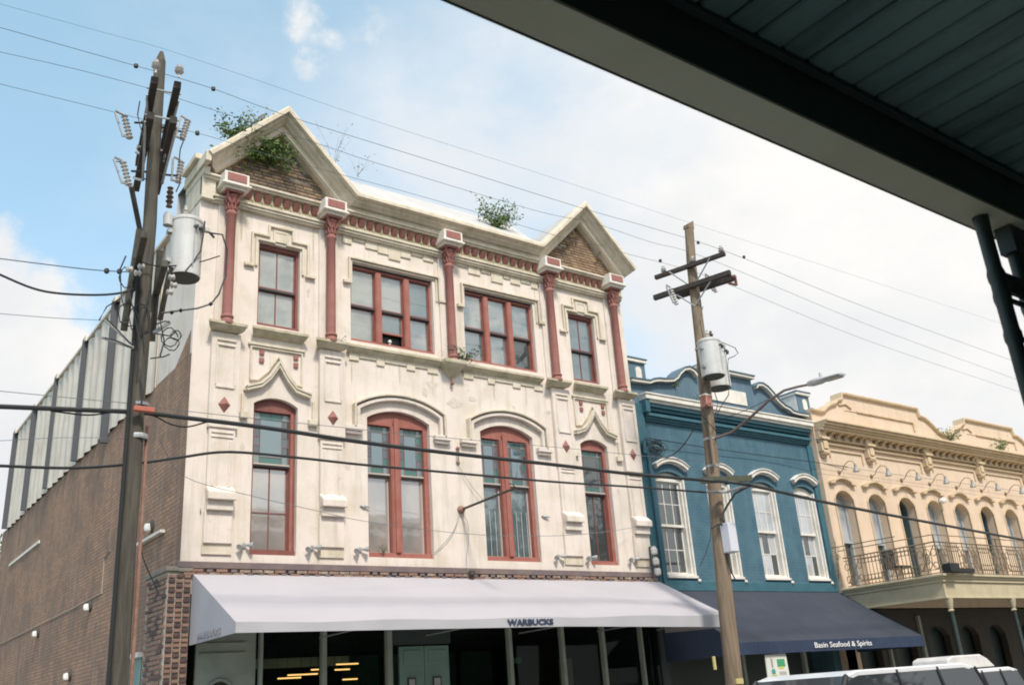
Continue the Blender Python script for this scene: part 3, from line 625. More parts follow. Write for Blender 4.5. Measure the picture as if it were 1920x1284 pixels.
# stepped relief courses
b = MB()
for xa, xb, z in ((8.0, 8.22, 10.80), (8.25, 8.52, 10.90), (8.54, 8.84, 10.80), (8.84, 9.10, 10.76), (9.10, 9.40, 10.67), (9.40, 9.66, 10.79), (9.68, 9.96, 10.90), (9.98, 10.25, 10.84),
                  (10.86, 11.16, 10.92), (11.18, 11.52, 10.79), (11.55, 11.80, 10.89), (11.82, 12.16, 10.72), (12.18, 12.36, 10.88), (12.38, 12.68, 10.79), (12.70, 12.98, 10.88), (13.0, 13.2, 10.80)):
    MB().box(xa, xb - 0.004, -0.03, 0, z, 11.0).build('stepped_relief', TRIM, WB, bevel=0.006)
for xa, xb, z in ((8.14, 8.36, 8.20), (8.36, 8.76, 8.27), (8.76, 8.95, 8.17), (8.95, 9.47, 8.26), (9.47, 9.68, 8.18), (9.68, 9.98, 8.27), (9.98, 10.25, 8.19), (10.90, 11.16, 8.20), (11.16, 11.54, 8.28),
                  (11.54, 11.74, 8.17), (11.74, 12.23, 8.25), (12.23, 12.45, 8.17), (12.45, 12.84, 8.26), (12.84, 13.1, 8.19)):
    MB().box(xa, xb - 0.004, -0.03, 0, z, 8.36).build('stepped_relief', TRIM, WB, bevel=0.006)
# stepped surrounds of the narrow upper windows
def surround(x0):
    b = MB()
    pth = [(-0.30, 9.88), (-0.17, 9.88), (-0.17, 10.56), (0.17, 10.56), (0.17, 10.80), (0.72, 10.80), (0.72, 10.56), (1.05, 10.56), (1.05, 9.88), (1.18, 9.88)]
    b.band([(x0 + x, z) for x, z in pth], 0.045, -0.055, 0, 1)
    pth = [(-0.08, 9.84), (-0.08, 10.46), (0.28, 10.46), (0.28, 10.70), (0.61, 10.70), (0.61, 10.46), (0.95, 10.46), (0.95, 9.84)]
    b.band([(x0 + x, z) for x, z in pth], 0.05, -0.04, 0, 1)
    b.box(x0 + 0.31, x0 + 0.57, -0.03, 0, 10.45, 10.66); b.box(x0 - 0.30, x0 - 0.10, -0.07, 0, 9.80, 9.84); b.box(x0 + 0.97, x0 + 1.18, -0.07, 0, 9.80, 9.84)
    b.build('stepped_surround', TRIM, WB, bevel=0.006)
surround(6.20); surround(14.07)
def flat_hood(xa, xb):
    b = MB()
    b.band([(xa - 0.18, 9.96), (xa - 0.06, 9.96), (xa - 0.06, 10.50), (xb + 0.17, 10.50), (xb + 0.17, 9.96), (xb + 0.30, 9.96)], 0.04, -0.07, 0, 1)
    b.band([(xa - 0.01, 9.90), (xa - 0.01, 10.45), (xb + 0.11, 10.45), (xb + 0.11, 9.90)], 0.04, -0.035, 0, 1)
    b.box(xa - 0.18, xa - 0.03, -0.08, 0, 9.88, 9.92); b.box(xb + 0.13, xb + 0.30, -0.08, 0, 9.88, 9.92)
    b.build('flat_hood', TRIM, WB, bevel=0.006)
flat_hood(8.19, 10.20); flat_hood(11.0, 13.0)
# ogee hoods with pierced panels
def ogee(xc):
    h = [(-0.63, 7.30), (-0.36, 7.40), (-0.20, 7.56), (0.0, 7.88), (0.20, 7.56), (0.36, 7.38), (0.66, 7.30)]
    b = MB(); b.band([(xc + x, z + 0.04) for x, z in h], 0.035, -0.13, 0, 1); b.band([(xc + x, z - 0.005) for x, z in h], 0.05, -0.11, 0, 1)
    b.build('ogee_hood', TRIM, WB)
    b = MB()
    b.band([(xc - 0.56, 7.50), (xc - 0.56, 8.17), (xc + 0.50, 8.17), (xc + 0.50, 7.50)], 0.035, -0.04, 0, 1)
    b.band([(xc - 0.56, 7.50), (xc - 0.40, 7.52), (xc - 0.22, 7.70), (xc, 8.05), (xc + 0.22, 7.70), (xc + 0.38, 7.52), (xc + 0.50, 7.50)], 0.035, -0.045, 0, 1)
    b.box(xc - 0.60, xc + 0.54, -0.06, 0, 8.18, 8.23); b.box(xc - 0.66, xc - 0.52, -0.07, 0, 7.25, 7.285)
    b.box(xc - 0.72, xc - 0.58, -0.08, 0, 6.72, 6.84); b.box(xc + 0.62, xc + 0.80, -0.08, 0, 6.72, 6.84)
    b.box(xc - 0.70, xc - 0.65, -0.05, 0, 6.84, 7.2); b.box(xc + 0.70, xc + 0.75, -0.05, 0, 6.84, 7.2)
    b.build('relief_panel', TRIM, WB, bevel=0.006)
    for sx in (-0.33, 0.36):
        for zz in (8.06, 7.90): MB().box(xc + sx - 0.045, xc + sx + 0.045, -0.035, 0.0, zz - 0.045, zz + 0.045).build('red_square', REDP, WB)
ogee(6.64); ogee(14.55)
def arch_hood(xc):
    a = arcpts(xc - 1.05, xc + 1.08, 7.28, 7.58, 14)
    b = MB(); b.band([(xc - 1.05, 6.80)] + a + [(xc + 1.08, 6.80)], 0.045, -0.14, 0, 1)
    b.build('arched_hood', TRIM, WB, bevel=0.01)
    a2 = arcpts(xc - 0.98, xc + 1.01, 7.22, 7.515, 14); b = MB()
    b.band([(xc - 0.98, 6.80)] + a2 + [(xc + 1.01, 6.80)], 0.07, -0.10, 0, 1)
    for sx in (-1.25, 0.80): b.box(xc + sx, xc + sx + 0.40, -0.12, 0, 6.72, 6.82); b.box(xc + sx + 0.03, xc + sx + 0.37, -0.08, 0, 6.66, 6.72)
    b.build('hood_lining', STUCCO, WB, bevel=0.008)
arch_hood(9.25); arch_hood(11.96)

# windows of the white building
def head_piece(b, xa, xb, zl, zs, zc, y0, y1):
    a = arcpts(xa, xb, zs, zc) if zc - zs > 0.01 else [(xa, zs), (xb, zs)]
    b.prism([(xa, zl)] + a + [(xb, zl)], y0, y1)
def casing(xa, xb, za, zs, zc, zl, m, y=0.10, jw=0.07, mull=(), mw=0.1, name='window', sill=0.07):
    b = MB(); y1 = y + 0.14
    head_piece(b, xa, xb, zl, zs, zc, y, y1)
    b.box(xa, xa + jw, y, y1, za + sill, zl); b.box(xb - jw, xb, y, y1, za + sill, zl); b.box(xa, xb, y - 0.04, y1, za, za + sill)
    for x in mull:
        b.box(x - mw / 2, x + mw / 2, y - 0.03, y1, za + sill, zl); b.box(x - mw / 2 + 0.02, x + mw / 2 - 0.02, y - 0.045, y - 0.03, za + sill, zl)
    return b
def pane(xa, xb, za, zb, y, g, par, label=None):
    p = MB().box(xa, xb, y, y + 0.006, za, zb).build('pane', g, par)
    if label: p['label'] = label
    return p
def sash(par, xa, xb, za, zb, y, m, g, munt=(), tr=(), rail=0.035, name='sash', darktop=False):
    b = MB(); w = 0.03
    b.box(xa, xa + w, y, y + 0.035, za, zb); b.box(xb - w, xb, y, y + 0.035, za, zb)
    b.box(xa + w, xb - w, y, y + 0.035, za, za + rail); b.box(xa + w, xb - w, y, y + 0.035, zb - w, zb)
    for x in munt: b.box(x - 0.011, x + 0.011, y + 0.002, y + 0.03, za + rail, zb - w)
    for z in tr: b.box(xa + w, xb - w, y + 0.003, y + 0.029, z - 0.010, z + 0.010)
    b.build(name, m, par)
    xs = [xa + w] + list(munt) + [xb - w]; zs = [za + rail] + list(tr) + [zb - w]
    for i in range(len(xs) - 1):
        for j in range(len(zs) - 1): pane(xs[i], xs[i + 1], zs[j], zs[j + 1], y + 0.015, g[(i + j) % len(g)] if isinstance(g, list) else g, par)
for wi, (xa, xb, za, zs, zc) in enumerate(TW):
    if wi in (0, 3):
        w = casing(xa, xb, za, zs, zc, zs - 0.09, REDD, 0.09, 0.05).build('window', REDD, WB, bevel=0.004)
        g = G_PALE if wi == 0 else G_BLUE
        sash(w, xa + 0.05, xb - 0.05, 9.46, zs - 0.09, 0.13, REDD, g, [(xa + xb) / 2])
        sash(w, xa + 0.05, xb - 0.05, za + 0.07, 9.44, 0.17, REDD, g, [(xa + xb) / 2])
        MB().box(xa + 0.04, xb - 0.04, 0.115, 0.16, 9.425, 9.462).build('meeting_rail', DARKW, w)
    else:
        m1, m2 = xa + (0.69 if wi == 1 else 0.67), xa + (1.38 if wi == 1 else 1.34)
        w = casing(xa, xb, za, zs, zc, zs - 0.08, REDW, 0.09, 0.05, (m1, m2), 0.14).build('window', REDW, WB, bevel=0.004)
        MB().box(xa - 0.0, xb, 0.07, 0.10, zs - 0.035, zs).build('head_strip', DARKW, w)
        cells = [(xa + 0.05, m1 - 0.07), (m1 + 0.07, m2 - 0.07), (m2 + 0.07, xb - 0.05)]
        for k, (ca, cb) in enumerate(cells):
            gu = [[G_PALE, G_CLEAR, G_BLUE], [G_CLEAR, G_CLEAR, G_CLEAR]][wi - 1][k]; gd = [[G_PALE, G_BLUE, G_CLEAR], [G_CLEAR, G_CLEAR, G_DARK]][wi - 1][k]
            sash(w, ca, cb, 9.48, zs - 0.08, 0.13, REDD, gu)
            if wi == 1 and k == 1:
                sash(w, ca, cb, 8.99, 9.46, 0.17, REDW, gd)
                MB().box(ca, cb, 0.30, 0.31, za + 0.07, 8.99).build('dark_gap_sheet', SHOPD, w)  # dark sheet stands in for the shaded room below the raised sash
                MB().lathe(((ca + cb) / 2, 0.24, 8.72), [(0.0, 0), (0.03, 0.01), (0.02, 0.08), (0.045, 0.12), (0.03, 0.17), (0, 0.18)], 10).build('white_ornament', WHITE, w)
            else: sash(w, ca, cb, za + 0.07, 9.46, 0.17, REDD, gd)
            MB().box(ca, cb, 0.112, 0.165, 9.447, 9.482).build('meeting_rail', DARKW, w)
def leaded(par, xa, xb, za, zb, dark=False, seed=0):
    rnd = random.Random(seed)
    y = 0.17; bw = min(0.14, (xb - xa) * 0.24); th = 0.125; nt = 4 if xb - xa > 0.45 else 3; ns = 5
    zt = zb - th; zbm = za + 0.13
    rects = []
    tx = [xa + (xb - xa) * i / nt for i in range(nt + 1)]
    tx = [xa, xa + bw] + [xa + bw + (xb - xa - 2 * bw) * i / (nt - 2) for i in range(1, nt - 2)] + [xb - bw, xb] if nt > 3 else [xa, xa + bw, xb - bw, xb]
    if nt == 4: tx = [xa, xa + bw, (xa + xb) / 2, xb - bw, xb]
    for i in range(len(tx) - 1): rects.append((tx[i], tx[i + 1], zt, zb, G_MILK if i in (0, len(tx) - 2) else G_TEAL))
    for s in range(ns):
        z0 = za + (zt - za) * s / ns; z1 = za + (zt - za) * (s + 1) / ns
        for a, c in ((xa, xa + bw), (xb - bw, xb)): rects.append((a, c, z0, z1, rnd.choice([G_SLATE, G_TEAL, G_SLATE, G_DARK]) if s else G_MILK))
    rects.append((xa + bw, xb - bw, za, zbm, G_TEAL)); rects.append((xa + bw, xb - bw, zbm, zt, G_MID))
    cm = MB(); q = 0.006
    for a, c, z0, z1, g in rects:
        if dark and g in (G_MID, G_SLATE) and rnd.random() < 0.6: g = G_DARK
        MB().box(a + q, c - q, y, y + 0.006, z0 + q, z1 - q).build('coloured_pane', g, par)
        cm.box(a - q, a + q, y - 0.008, y + 0.01, z0, z1); cm.box(a, c, y - 0.007, y + 0.009, z0 - q, z0 + q)
    cm.box(xb - q, xb + q, y - 0.008, y + 0.01, za, zb); cm.box(xa, xb, y - 0.007, y + 0.009, zb - q, zb + q)
    cm.build('lead_cames', mat('came', (0.20, 0.12, 0.11), 0.6), par)
for wi, (xa, xb, za, zs, zc) in enumerate(LW):
    zl, zm = 6.94, 5.93
    if wi in (0, 3):
        w = casing(xa, xb, za, zs, zc, zl, REDD, 0.10, 0.06, sill=0.09).build('window', REDD if wi == 0 else REDW, WB, bevel=0.004)
        cells = [(xa + 0.06, xb - 0.10)]
        MB().box(xb - 0.10, xb - 0.05, 0.085, 0.24, za + 0.09, zl).build('jamb', REDW, w)
    else:
        xm = (xa + xb) / 2 - 0.05
        w = casing(xa, xb, za, zs, zc, zl, REDW, 0.10, 0.06, (xm,), 0.22, sill=0.10).build('window', REDW, WB, bevel=0.004)
        MB().box(xm - 0.05, xm + 0.05, 0.02, 0.055, za + 0.1, zs + 0.05).build('mullion_bead', REDW, w, bevel=0.01)
        cells = [(xa + 0.05, xm - 0.12), (xm + 0.12, xb - 0.11)]
        MB().box(xb - 0.11, xb - 0.05, 0.085, 0.24, za + 0.10, zl).build('jamb', REDW, w)
    for k, (ca, cb) in enumerate(cells):
        leaded(w, ca, cb, zm + 0.03, zl - 0.01, dark=(wi == 2 and k == 1) or wi == 3, seed=wi * 7 + k)
        sash(w, ca, cb, za + 0.09, zm - 0.03, 0.19, REDD if wi in (0, 3) else mat('pale_sash', (0.45, 0.38, 0.33)), [G_LOW, G_LOW, G_BLUE, G_DARK][wi],
             [(ca + cb) / 2] if wi in (0, 3) else [], [za + 0.78] if wi == 0 else [])
        MB().box(ca, cb, 0.125, 0.18, zm - 0.03, zm).build('meeting_rail', DARKW, w)
        MB().box(ca, cb, 0.115, 0.18, zm, zm + 0.03).build('rail', mat('pale_sash', (0.45, 0.38, 0.33)), w)
    if wi in (2,):
        bars = MB()
        for k in range(9): x = xa + 0.10 + k * 0.14; bars.tube([(x, 0.165, za + 0.1), (x, 0.165, zm - 0.55)], 0.005, 4)
        bars.build('wire_guard', WHITE, w)

# metal flashing and brick course under the stucco
MB().box(4.93, 16.02, -0.10, 0.02, 4.01, 4.125).build('flashing', FLASH, WB, bevel=0.008)
MB().box(4.95, 15.98, -0.04, 0.1, 3.60, 4.035).build('ledge_backing', MORT, WB)
lbs = [brick_mesh(0.19, 0.08, 0.05, LBRK), brick_mesh(0.19, 0.08, 0.05, BRKR), brick_mesh(0.10, 0.08, 0.05, FLASH)]
n = 53
for i in range(n): [place(random.choice(lbs), 'ledge_brick', (5.06 + i * 10.82 / (n - 1) + 0.08 * q_, -0.05 - random.random() * 0.02, 3.978 - 0.058 * q_ + random.uniform(-0.004, 0.004)), WB) for q_ in (0, 1)]
# corner pier of red and dark bricks
pier = MB().box(4.80, 5.18, -0.06, 1.06, 0, 3.96).build('corner_pier', MORT, WB)
pm = [brick_mesh(0.106, 0.05, 0.048, m) for m in (BRKR, BRKD, BRKR)]
sm = []
for m in (BRKR, BRKD):
    me = brick_mesh(0.05, 0.20, 0.052, m); sm.append(me)
row = 0; z = 1.85; nb = 0
while z < 3.93:
    for k in range(3):
        x = 4.80 + 0.065 + k * 0.126 + (0.0 if row % 2 else 0.0)
        place(pm[(k + row) % 2 if random.random() < 0.8 else 2], 'brick', (x, -0.062 - random.random() * 0.01, z), pier); nb += 1
    for k in range(5):
        yy = 0.06 + k * 0.215 + (0.10 if row % 2 else 0)
        if yy < 1.02: place(sm[random.random() < 0.35], 'brick', (4.802 - random.random() * 0.01, yy, z), pier); nb += 1
    z += 0.078; row += 1
MB().box(4.76, 5.2, -0.10, 1.10, 3.96, 4.035).build('pier_cap', mat('mossy_cap', (0.16, 0.17, 0.15), 0.9, (0.28, 0.22, 0.17), 6, 0.7), WB, bevel=0.008)

# shopfront under the awning
SF = 0.10
b = MB(); b.box(5.18, 15.98, 0.0, 0.3, 3.0, 3.6); b.build('shop_lintel', SHOPD, WB)
b = MB(); b.box(5.2, 15.9, 6.0, 6.1, 0, 3.2); b.box(5.2, 15.9, 0.3, 6.0, 3.2, 3.25); b.box(5.2, 15.9, 0.3, 6.0, -0.02, 0.012); b.box(15.85, 15.9, 0.3, 6, 0, 3.2); b.build('shop_room', SHOPD, WB)
for x, w, m in ((6.46, 0.05, SHOPG), (7.62, 0.09, SHOPG), (8.93, 0.11, SHOPG), (11.70, 0.085, SHOPG), (13.07, 0.085, SHOPG), (14.21, 0.08, SHOPG), (15.35, 0.06, SHOPG)):
    MB().box(x - w / 2, x + w / 2, -0.02, 0.12, 0, 3.0).build('shop_post', m, WB, bevel=0.01)
pn = MB().box(5.36, 6.38, 0.06, 0.12, 0, 3.0); pn.box(5.42, 6.2, 0.03, 0.06, 2.63, 2.66); pn.box(5.42, 6.2, 0.03, 0.06, 2.78, 2.82)
pn.band([(5.58, 0.5)] + arcpts(5.58, 5.98, 2.0, 2.22, 10) + [(5.98, 0.5)], 0.035, 0.03, 0.06, -1)
po = pn.build('side_panel', SHOPG, WB)
MB().prism([(5.60, 0.5)] + arcpts(5.60, 5.96, 2.0, 2.2, 10) + [(5.96, 0.5)], 0.045, 0.058).build('arched_pane', G_DARK, po)
def shop_glass():
    m = bpy.data.materials.new('shop_glass'); m.use_nodes = True; n, l = m.node_tree.nodes, m.node_tree.links
    t = n.new('ShaderNodeBsdfTransparent'); t.inputs[0].default_value = (0.75, 0.82, 0.8, 1); g = n.new('ShaderNodeBsdfGlossy'); g.inputs['Roughness'].default_value = 0.02
    x = n.new('ShaderNodeMixShader'); x.inputs[0].default_value = 0.01; l.new(t.outputs[0], x.inputs[1]); l.new(g.outputs[0], x.inputs[2]); l.new(x.outputs[0], n['Material Output'].inputs[0]); return m
SG = shop_glass()
for xa, xb in ((6.5, 7.58), (7.67, 8.87), (10.3, 11.65), (11.75, 13.02), (13.12, 14.16), (14.26, 15.3), (15.4, 15.9)):
    p = MB().box(xa, xb, 0.08, 0.09, 0.6, 3.0).build('shop_window', SG, WB); MB().box(xa, xb, 0.06, 0.14, 0.0, 0.6).build('stall_riser', SHOPT, WB)
for xa, xb in ((9.16, 9.695), (9.705, 10.25)):
    d = MB().box(xa, xb, 0.05, 0.10, 0.02, 2.67).build('shop_door', SHOPT, WB, bevel=0.005)
    MB().box(xa + 0.08, xb - 0.08, 0.035, 0.05, 2.35, 2.6).build('door_panel', SHOPT, d, bevel=0.008)
    MB().box(xa + 0.16, xb - 0.20, 0.03, 0.05, 1.93, 2.11).build('door_frame', DARKW, d); MB().box(xa + 0.185, xb - 0.225, 0.025, 0.03, 1.955, 2.085).build('door_light', G_CURT, d)
    MB().box(xa + 0.08, xb - 0.08, 0.035, 0.05, 0.3, 1.8).build('door_panel', SHOPT, d, bevel=0.008)
MB().box(9.0, 10.3, 0.04, 0.12, 2.70, 3.0).build('transom', SHOPD, WB)
for i, (xa, xb, z) in enumerate(((8.34, 8.80, 2.45), (8.31, 8.62, 2.355), (8.47, 8.78, 2.175), (7.83, 7.98, 2.375), (7.37, 7.96, 2.30), (7.18, 7.63, 2.25))):
    nm = ['lit orange tube highest in the second shop window', 'lit orange tube just under the highest one in the second shop window', 'lit orange tube lowest in the second shop window',
          'short lit orange tube beside the post in the first shop window', 'long lit orange tube in the middle of the first shop window', 'lit orange tube lowest in the first shop window'][i]
    t = thing('tube_light', nm, 'lamp', ((xa + xb) / 2, 1.0, z), 'lit tubes inside the shop')
    MB().tube([(xa, 1.0, z), (xb, 1.0, z)], 0.013, 6).build('tube', LAMPON, t)
    MB().tube([(xa, 1.02, z + 0.02), (xa, 1.02, 3.2)], 0.004, 4).tube([(xb, 1.02, z + 0.02), (xb, 1.02, 3.2)], 0.004, 4).build('hanger', DARKW, t)
MB().box(6.7, 8.8, 1.4, 1.45, 2.45, 2.62).build('reflection_band', SHOPG, WB)  # paler band stands in for a reflection on the shop windows
ct = thing('shop_counter', 'long dark counter inside the shop behind the wide windows', 'counter', (12.6, 3.0, 0))
MB().box(11.0, 15.2, 2.8, 3.4, 0, 1.05).build('cabinet', SHOPT, ct); MB().box(10.95, 15.25, 2.75, 3.45, 1.05, 1.1).build('worktop', SHOPG, ct)
for k in range(4):
    MB().box(10.9 + k * 1.15, 11.9 + k * 1.15, 5.9, 5.99, 2.0, 2.9).build('back_panel', SHOPT, WB, bevel=0.02)
bd = tag(MB().box(13.32, 13.68, 0.5, 0.52, 1.7, 2.35).build('notice_board', mat('board_brown', (0.16, 0.12, 0.08))), 'brown board hanging inside the window right of the middle post', 'board')
bd2 = tag(MB().box(11.99, 12.33, 0.5, 0.52, 2.3, 2.42).build('notice_board', mat('board_green', (0.04, 0.14, 0.07))), 'small green board hanging inside the dark shop window', 'board')

# side door hood and door on the brick flank
dr = MB().box(4.86, 5.03, 1.35, 2.75, 0, 2.72).build('side_door', SHOPT, WB)
MB().box(4.78, 5.03, 1.30, 2.85, 2.72, 2.80).build('door_hood', WHITE, dr)

# ------------------------------------------------------------------ pale awning
AW = thing('awning', 'long pale lilac canvas awning reading WARBUCKS over the white building shopfront', 'awning', (10.5, -1.0, 2.8))
xl, xr = 5.2, 16.05
def fz(x): return 2.935 + 0.035 * (x - xl) / (xr - xl) + (0.012 * math.cos((x - 5.2) * 2.3))
def bz(x): return 2.79 if x < 11.5 else 2.79 - 0.075 * (x - 11.5) / 4.3
N = 44; vs = []; J = 7
for j in range(J):
    t = j / (J - 1)
    for i in range(N + 1):
        x = xl + (xr - 0.2 * t - xl) * i / N
        sag = -0.008 * math.sin(PI * t) * (1 + 0.9 * math.sin(i * 0.9) ** 2) + 0.004 * math.sin(i * 2.1 + j * 1.3) * math.sin(PI * t)
        vs.append((x, -0.06 - 2.04 * t, 3.93 + (fz(x) - 3.93) * t + sag))
b = MB(); b.add(vs, [(j * (N + 1) + i, j * (N + 1) + i + 1, (j + 1) * (N + 1) + i + 1, (j + 1) * (N + 1) + i) for j in range(J - 1) for i in range(N)])
b.build('canvas', AWN1, AW, smooth=True)
b = MB(); xs = [xl + (xr - 0.2 - xl) * i / N for i in range(N + 1)]
b.add([(x, -2.10 - 0.006, fz(x) - 0.001) for x in xs] + [(x, -2.115 + 0.006 * math.sin(x * 5), bz(x)) for x in xs], [(i, i + 1, N + 2 + i, N + 1 + i) for i in range(N)])
b.build('valance', mat('valance_canvas', (0.40, 0.395, 0.42), 0.85, (0.36, 0.355, 0.38), 1, 0.5, bump=0.1), AW, smooth=True)
for x, xx in ((xl, xl), (xr, xr - 0.2)):
    MB().add([(x, -0.06, 3.93), (x, -0.06, 2.78), (xx, -2.11, bz(x)), (xx, -2.10, fz(x))], [(0, 1, 2, 3)]).build('side_panel', AWN1, AW)
b = MB()
for x in (5.3, 7.5, 9.7, 11.9, 14.0, 15.8): b.tube([(x, -0.05, 3.86), (x, -2.06, 2.90)], 0.014, 5).tube([(x, -0.05, 2.85), (x, -2.06, 2.87)], 0.014, 5)
b.build('frame', GALV, AW)
text_part('WARBUCKS', 'lettering', LETD, AW, (10.11, -2.128, 2.832), 0.135, 0, 1.04, 0.006)
text_part('WARBUCKS', 'lettering', LETG, AW, (5.185, -0.46, 2.83), 0.14, -PI / 2, 1.05, 0.004, label='faded grey lettering on the side panel')

# ------------------------------------------------------------------ blue building
BB = thing('blue_building', 'blue painted brick building with white coping on its curved parapet', 'building', (19.7, 0.2, 0))
BY = 0.20
BW = [(16.63, 17.63), (18.44, 19.34), (20.22, 21.20), (22.02, 22.93)]
b = MB(); wall_open(b, 16.02, 23.22, 3.75, 8.25, BY, 0.30, [(a, c, 4.08, 6.54, 6.68) for a, c in BW])
b.box(16.02, 23.2, BY + 0.29, 12, 3.75, 8.2) if False else None
b.build('wall', BLUE, BB)
b = MB(); b.box(16.02, 23.2, 11.5, 12, 0, 8.2); b.box(22.9, 23.2, 0.5, 12, 0, 8.2); b.box(16.1, 23.1, 0.5, 12, 7.9, 8.1); b.build('back_walls', BLUE, BB)
PAR = [(16.08, 8.97), (16.72, 8.99), (16.84, 9.05), (17.05, 9.10), (17.30, 9.12), (17.60, 9.17), (17.76, 9.27), (17.90, 9.42), (18.08, 9.55), (18.28, 9.61), (18.48, 9.56), (18.62, 9.42)]
PAR2 = [(20.96, 9.42), (21.08, 9.54), (21.28, 9.56), (21.48, 9.49), (21.68, 9.34), (21.90, 9.14), (22.15, 9.0), (22.35, 8.96), (22.48, 8.88), (22.7, 8.86), (23.2, 8.86)]
full = PAR + [(18.66, 9.42), (18.66, 9.76), (20.94, 9.76), (20.94, 9.42)] + PAR2[1:]
MB().prism([(16.08, 8.2)] + full + [(23.2, 8.2)], BY - 0.02, BY + 0.28).build('parapet', BLUEP, BB)
def cop(path, nm='coping', y=-0.16):
    q = MB(); q.band(path, 0.075, BY + y, BY - 0.0, 1); q.build(nm, WHITE, BB, bevel=0.006)
    up = offset(path, -0.028); q = MB(); q.band(up, 0.028, BY + y - 0.03, BY + 0.30, 1); q.build('coping_edge', BLUEP, BB)
cop(PAR); cop([(18.63, 9.72), (20.97, 9.72)]); cop(PAR2)
for xa, xb, zb in ((16.08, 16.70, 8.96), (22.90, 23.5, 8.93)):
    q = MB(); q.box(xa, xb, BY - 0.04, BY + 0.5, zb, 9.47)
    t = q.build('parapet_turret', BLUEP, BB)
    q = MB(); q.box(xa - 0.04, xb + 0.04, BY - 0.10, BY + 0.55, 9.47, 9.56); q.build('turret_cap', WHITE, t, bevel=0.01)
    q = MB(); q.box(xa - 0.05, xb + 0.05, BY - 0.12, BY + 0.57, 9.56, 9.59); q.build('turret_top', BLUEP, t)
    xm = (xa + xb) / 2 + 0.06
    MB().prism([(xm - 0.10, 9.03)] + arcpts(xm - 0.10, xm + 0.10, 9.30, 9.37, 8) + [(xm + 0.10, 9.03)], BY - 0.055, BY - 0.04).build('white_niche', WHITE, t)
    MB().box(xa - 0.012, xa, BY - 0.03, BY + 0.48, zb, 9.46).build('white_side', WHITE, t)
MB().box(19.0, 20.6, BY - 0.045, BY - 0.02, 8.82, 9.22).build('white_plaque', WHITE, BB, bevel=0.008)
b = MB(); b.box(16.36, 23.15, BY - 0.30, BY, 8.44, 8.60); b.box(16.40, 23.12, BY - 0.24, BY, 8.375, 8.44); b.box(16.34, 23.16, BY - 0.33, BY, 8.56, 8.60)
b.build('white_cornice', WHITE, BB, bevel=0.008)
b = MB(); b.box(16.42, 23.12, BY - 0.19, BY, 8.28, 8.375); b.box(16.44, 23.1, BY - 0.12, BY, 8.2, 8.28); b.box(16.44, 23.1, BY - 0.16, BY, 8.04, 8.12); b.box(16.46, 23.08, BY - 0.10, BY, 7.98, 8.04); b.box(16.48, 23.06, BY - 0.06, BY, 7.93, 7.98)
b.box(16.36, 16.50, BY - 0.26, BY, 8.1, 8.44)
b.build('blue_cornice', BLUET, BB, bevel=0.008)
MB().box(16.04, 16.42, BY - 0.10, BY, 3.8, 8.35).build('end_pilaster', BLUET, BB, bevel=0.01)
MB().box(22.98, 23.2, BY - 0.06, BY, 3.8, 7.9).build('end_pilaster', BLUET, BB, bevel=0.01)
b = MB(); b.box(16.1, 23.2, BY - 0.07, BY, 3.75, 3.98); b.box(16.1, 23.2, BY - 0.05, 12, 2.9, 3.75); b.build('base_band', BLUET, BB, bevel=0.01)
for i, (xa, xb) in enumerate(BW):
    a = arcpts(xa - 0.06, xb + 0.12, 6.80, 7.00, 12)
    q = MB(); q.band(a, 0.09, BY - 0.13, BY, 1); q.band(offset(a, 0.09), 0.035, BY - 0.07, BY, 1); q.band(offset(a, -0.025), 0.03, BY - 0.16, BY, 1); q.build('arched_hood', WHITE, BB, bevel=0.005)
    q = MB(); y = BY + 0.10
    head_piece(q, xa + 0.01, xb - 0.01, 6.44, 6.53, 6.67, y, y + 0.19)
    q.box(xa, xa + 0.07, y, y + 0.19, 4.16, 6.44); q.box(xb - 0.09, xb, y - 0.04, y + 0.19, 4.16, 6.44); q.box(xb - 0.05, xb, BY - 0.012, y, 4.10, 6.5)
    q.box(xa, xb, y - 0.06, y + 0.19, 4.08, 4.17); q.box(xa - 0.02, xb + 0.02, BY - 0.05, y, 4.05, 4.11)
    w = q.build('window', WHITE, BB, bevel=0.005)
    ca, cb = xa + 0.07, xb - 0.09; u = (cb - ca) / 3
    sash(w, ca, cb, 5.33, 6.44, y + 0.05, WHITE, [G_DARK if i == 0 else G_CURT], [ca + u, ca + 2 * u], [5.88], 0.04)
    sash(w, ca, cb, 4.17, 5.33, y + 0.10, WHITE, [G_DARK] if i < 2 else [G_CURT, G_CURT, G_DARK][: 3], [ca + u, ca + 2 * u], [4.76], 0.05)
    MB().box(ca, cb, y + 0.02, y + 0.06, 5.31, 5.37).build('meeting_rail', WHITE, w)
    MB().lathe((xb + 0.0, BY - 0.07, 3.99), [(0.0, 0), (0.05, 0.01), (0.03, 0.04), (0, 0.05)], 10, (0, -1, 0)).build('wall_rosette', WHITE, BB)
b = MB(); b.tube([(16.30, BY - 0.16, 7.2), (16.34, BY - 0.16, 3.8)], 0.035, 8); b.tube([(16.48, BY - 0.03, 6.95), (16.52, BY - 0.03, 3.9)], 0.02, 6); b.build('wall_conduit', BLUET, BB)
# ground floor
b = MB(); b.box(16.0, 23.1, 1.2, 1.3, 0, 3.0); b.box(16.0, 23.2, 0.3, 1.3, 2.88, 2.9); b.build('shop_recess', SHOPD, BB)
for x, w in ((18.9, 0.1), (21.3, 0.1)): MB().box(x - w / 2, x + w / 2, 0.2, 0.3, 0, 2.9).build('shop_post', SHOPG, BB)
MB().box(16.02, 16.3, 0.15, 0.5, 0, 2.9).build('shop_pier', SHOPD, BB)

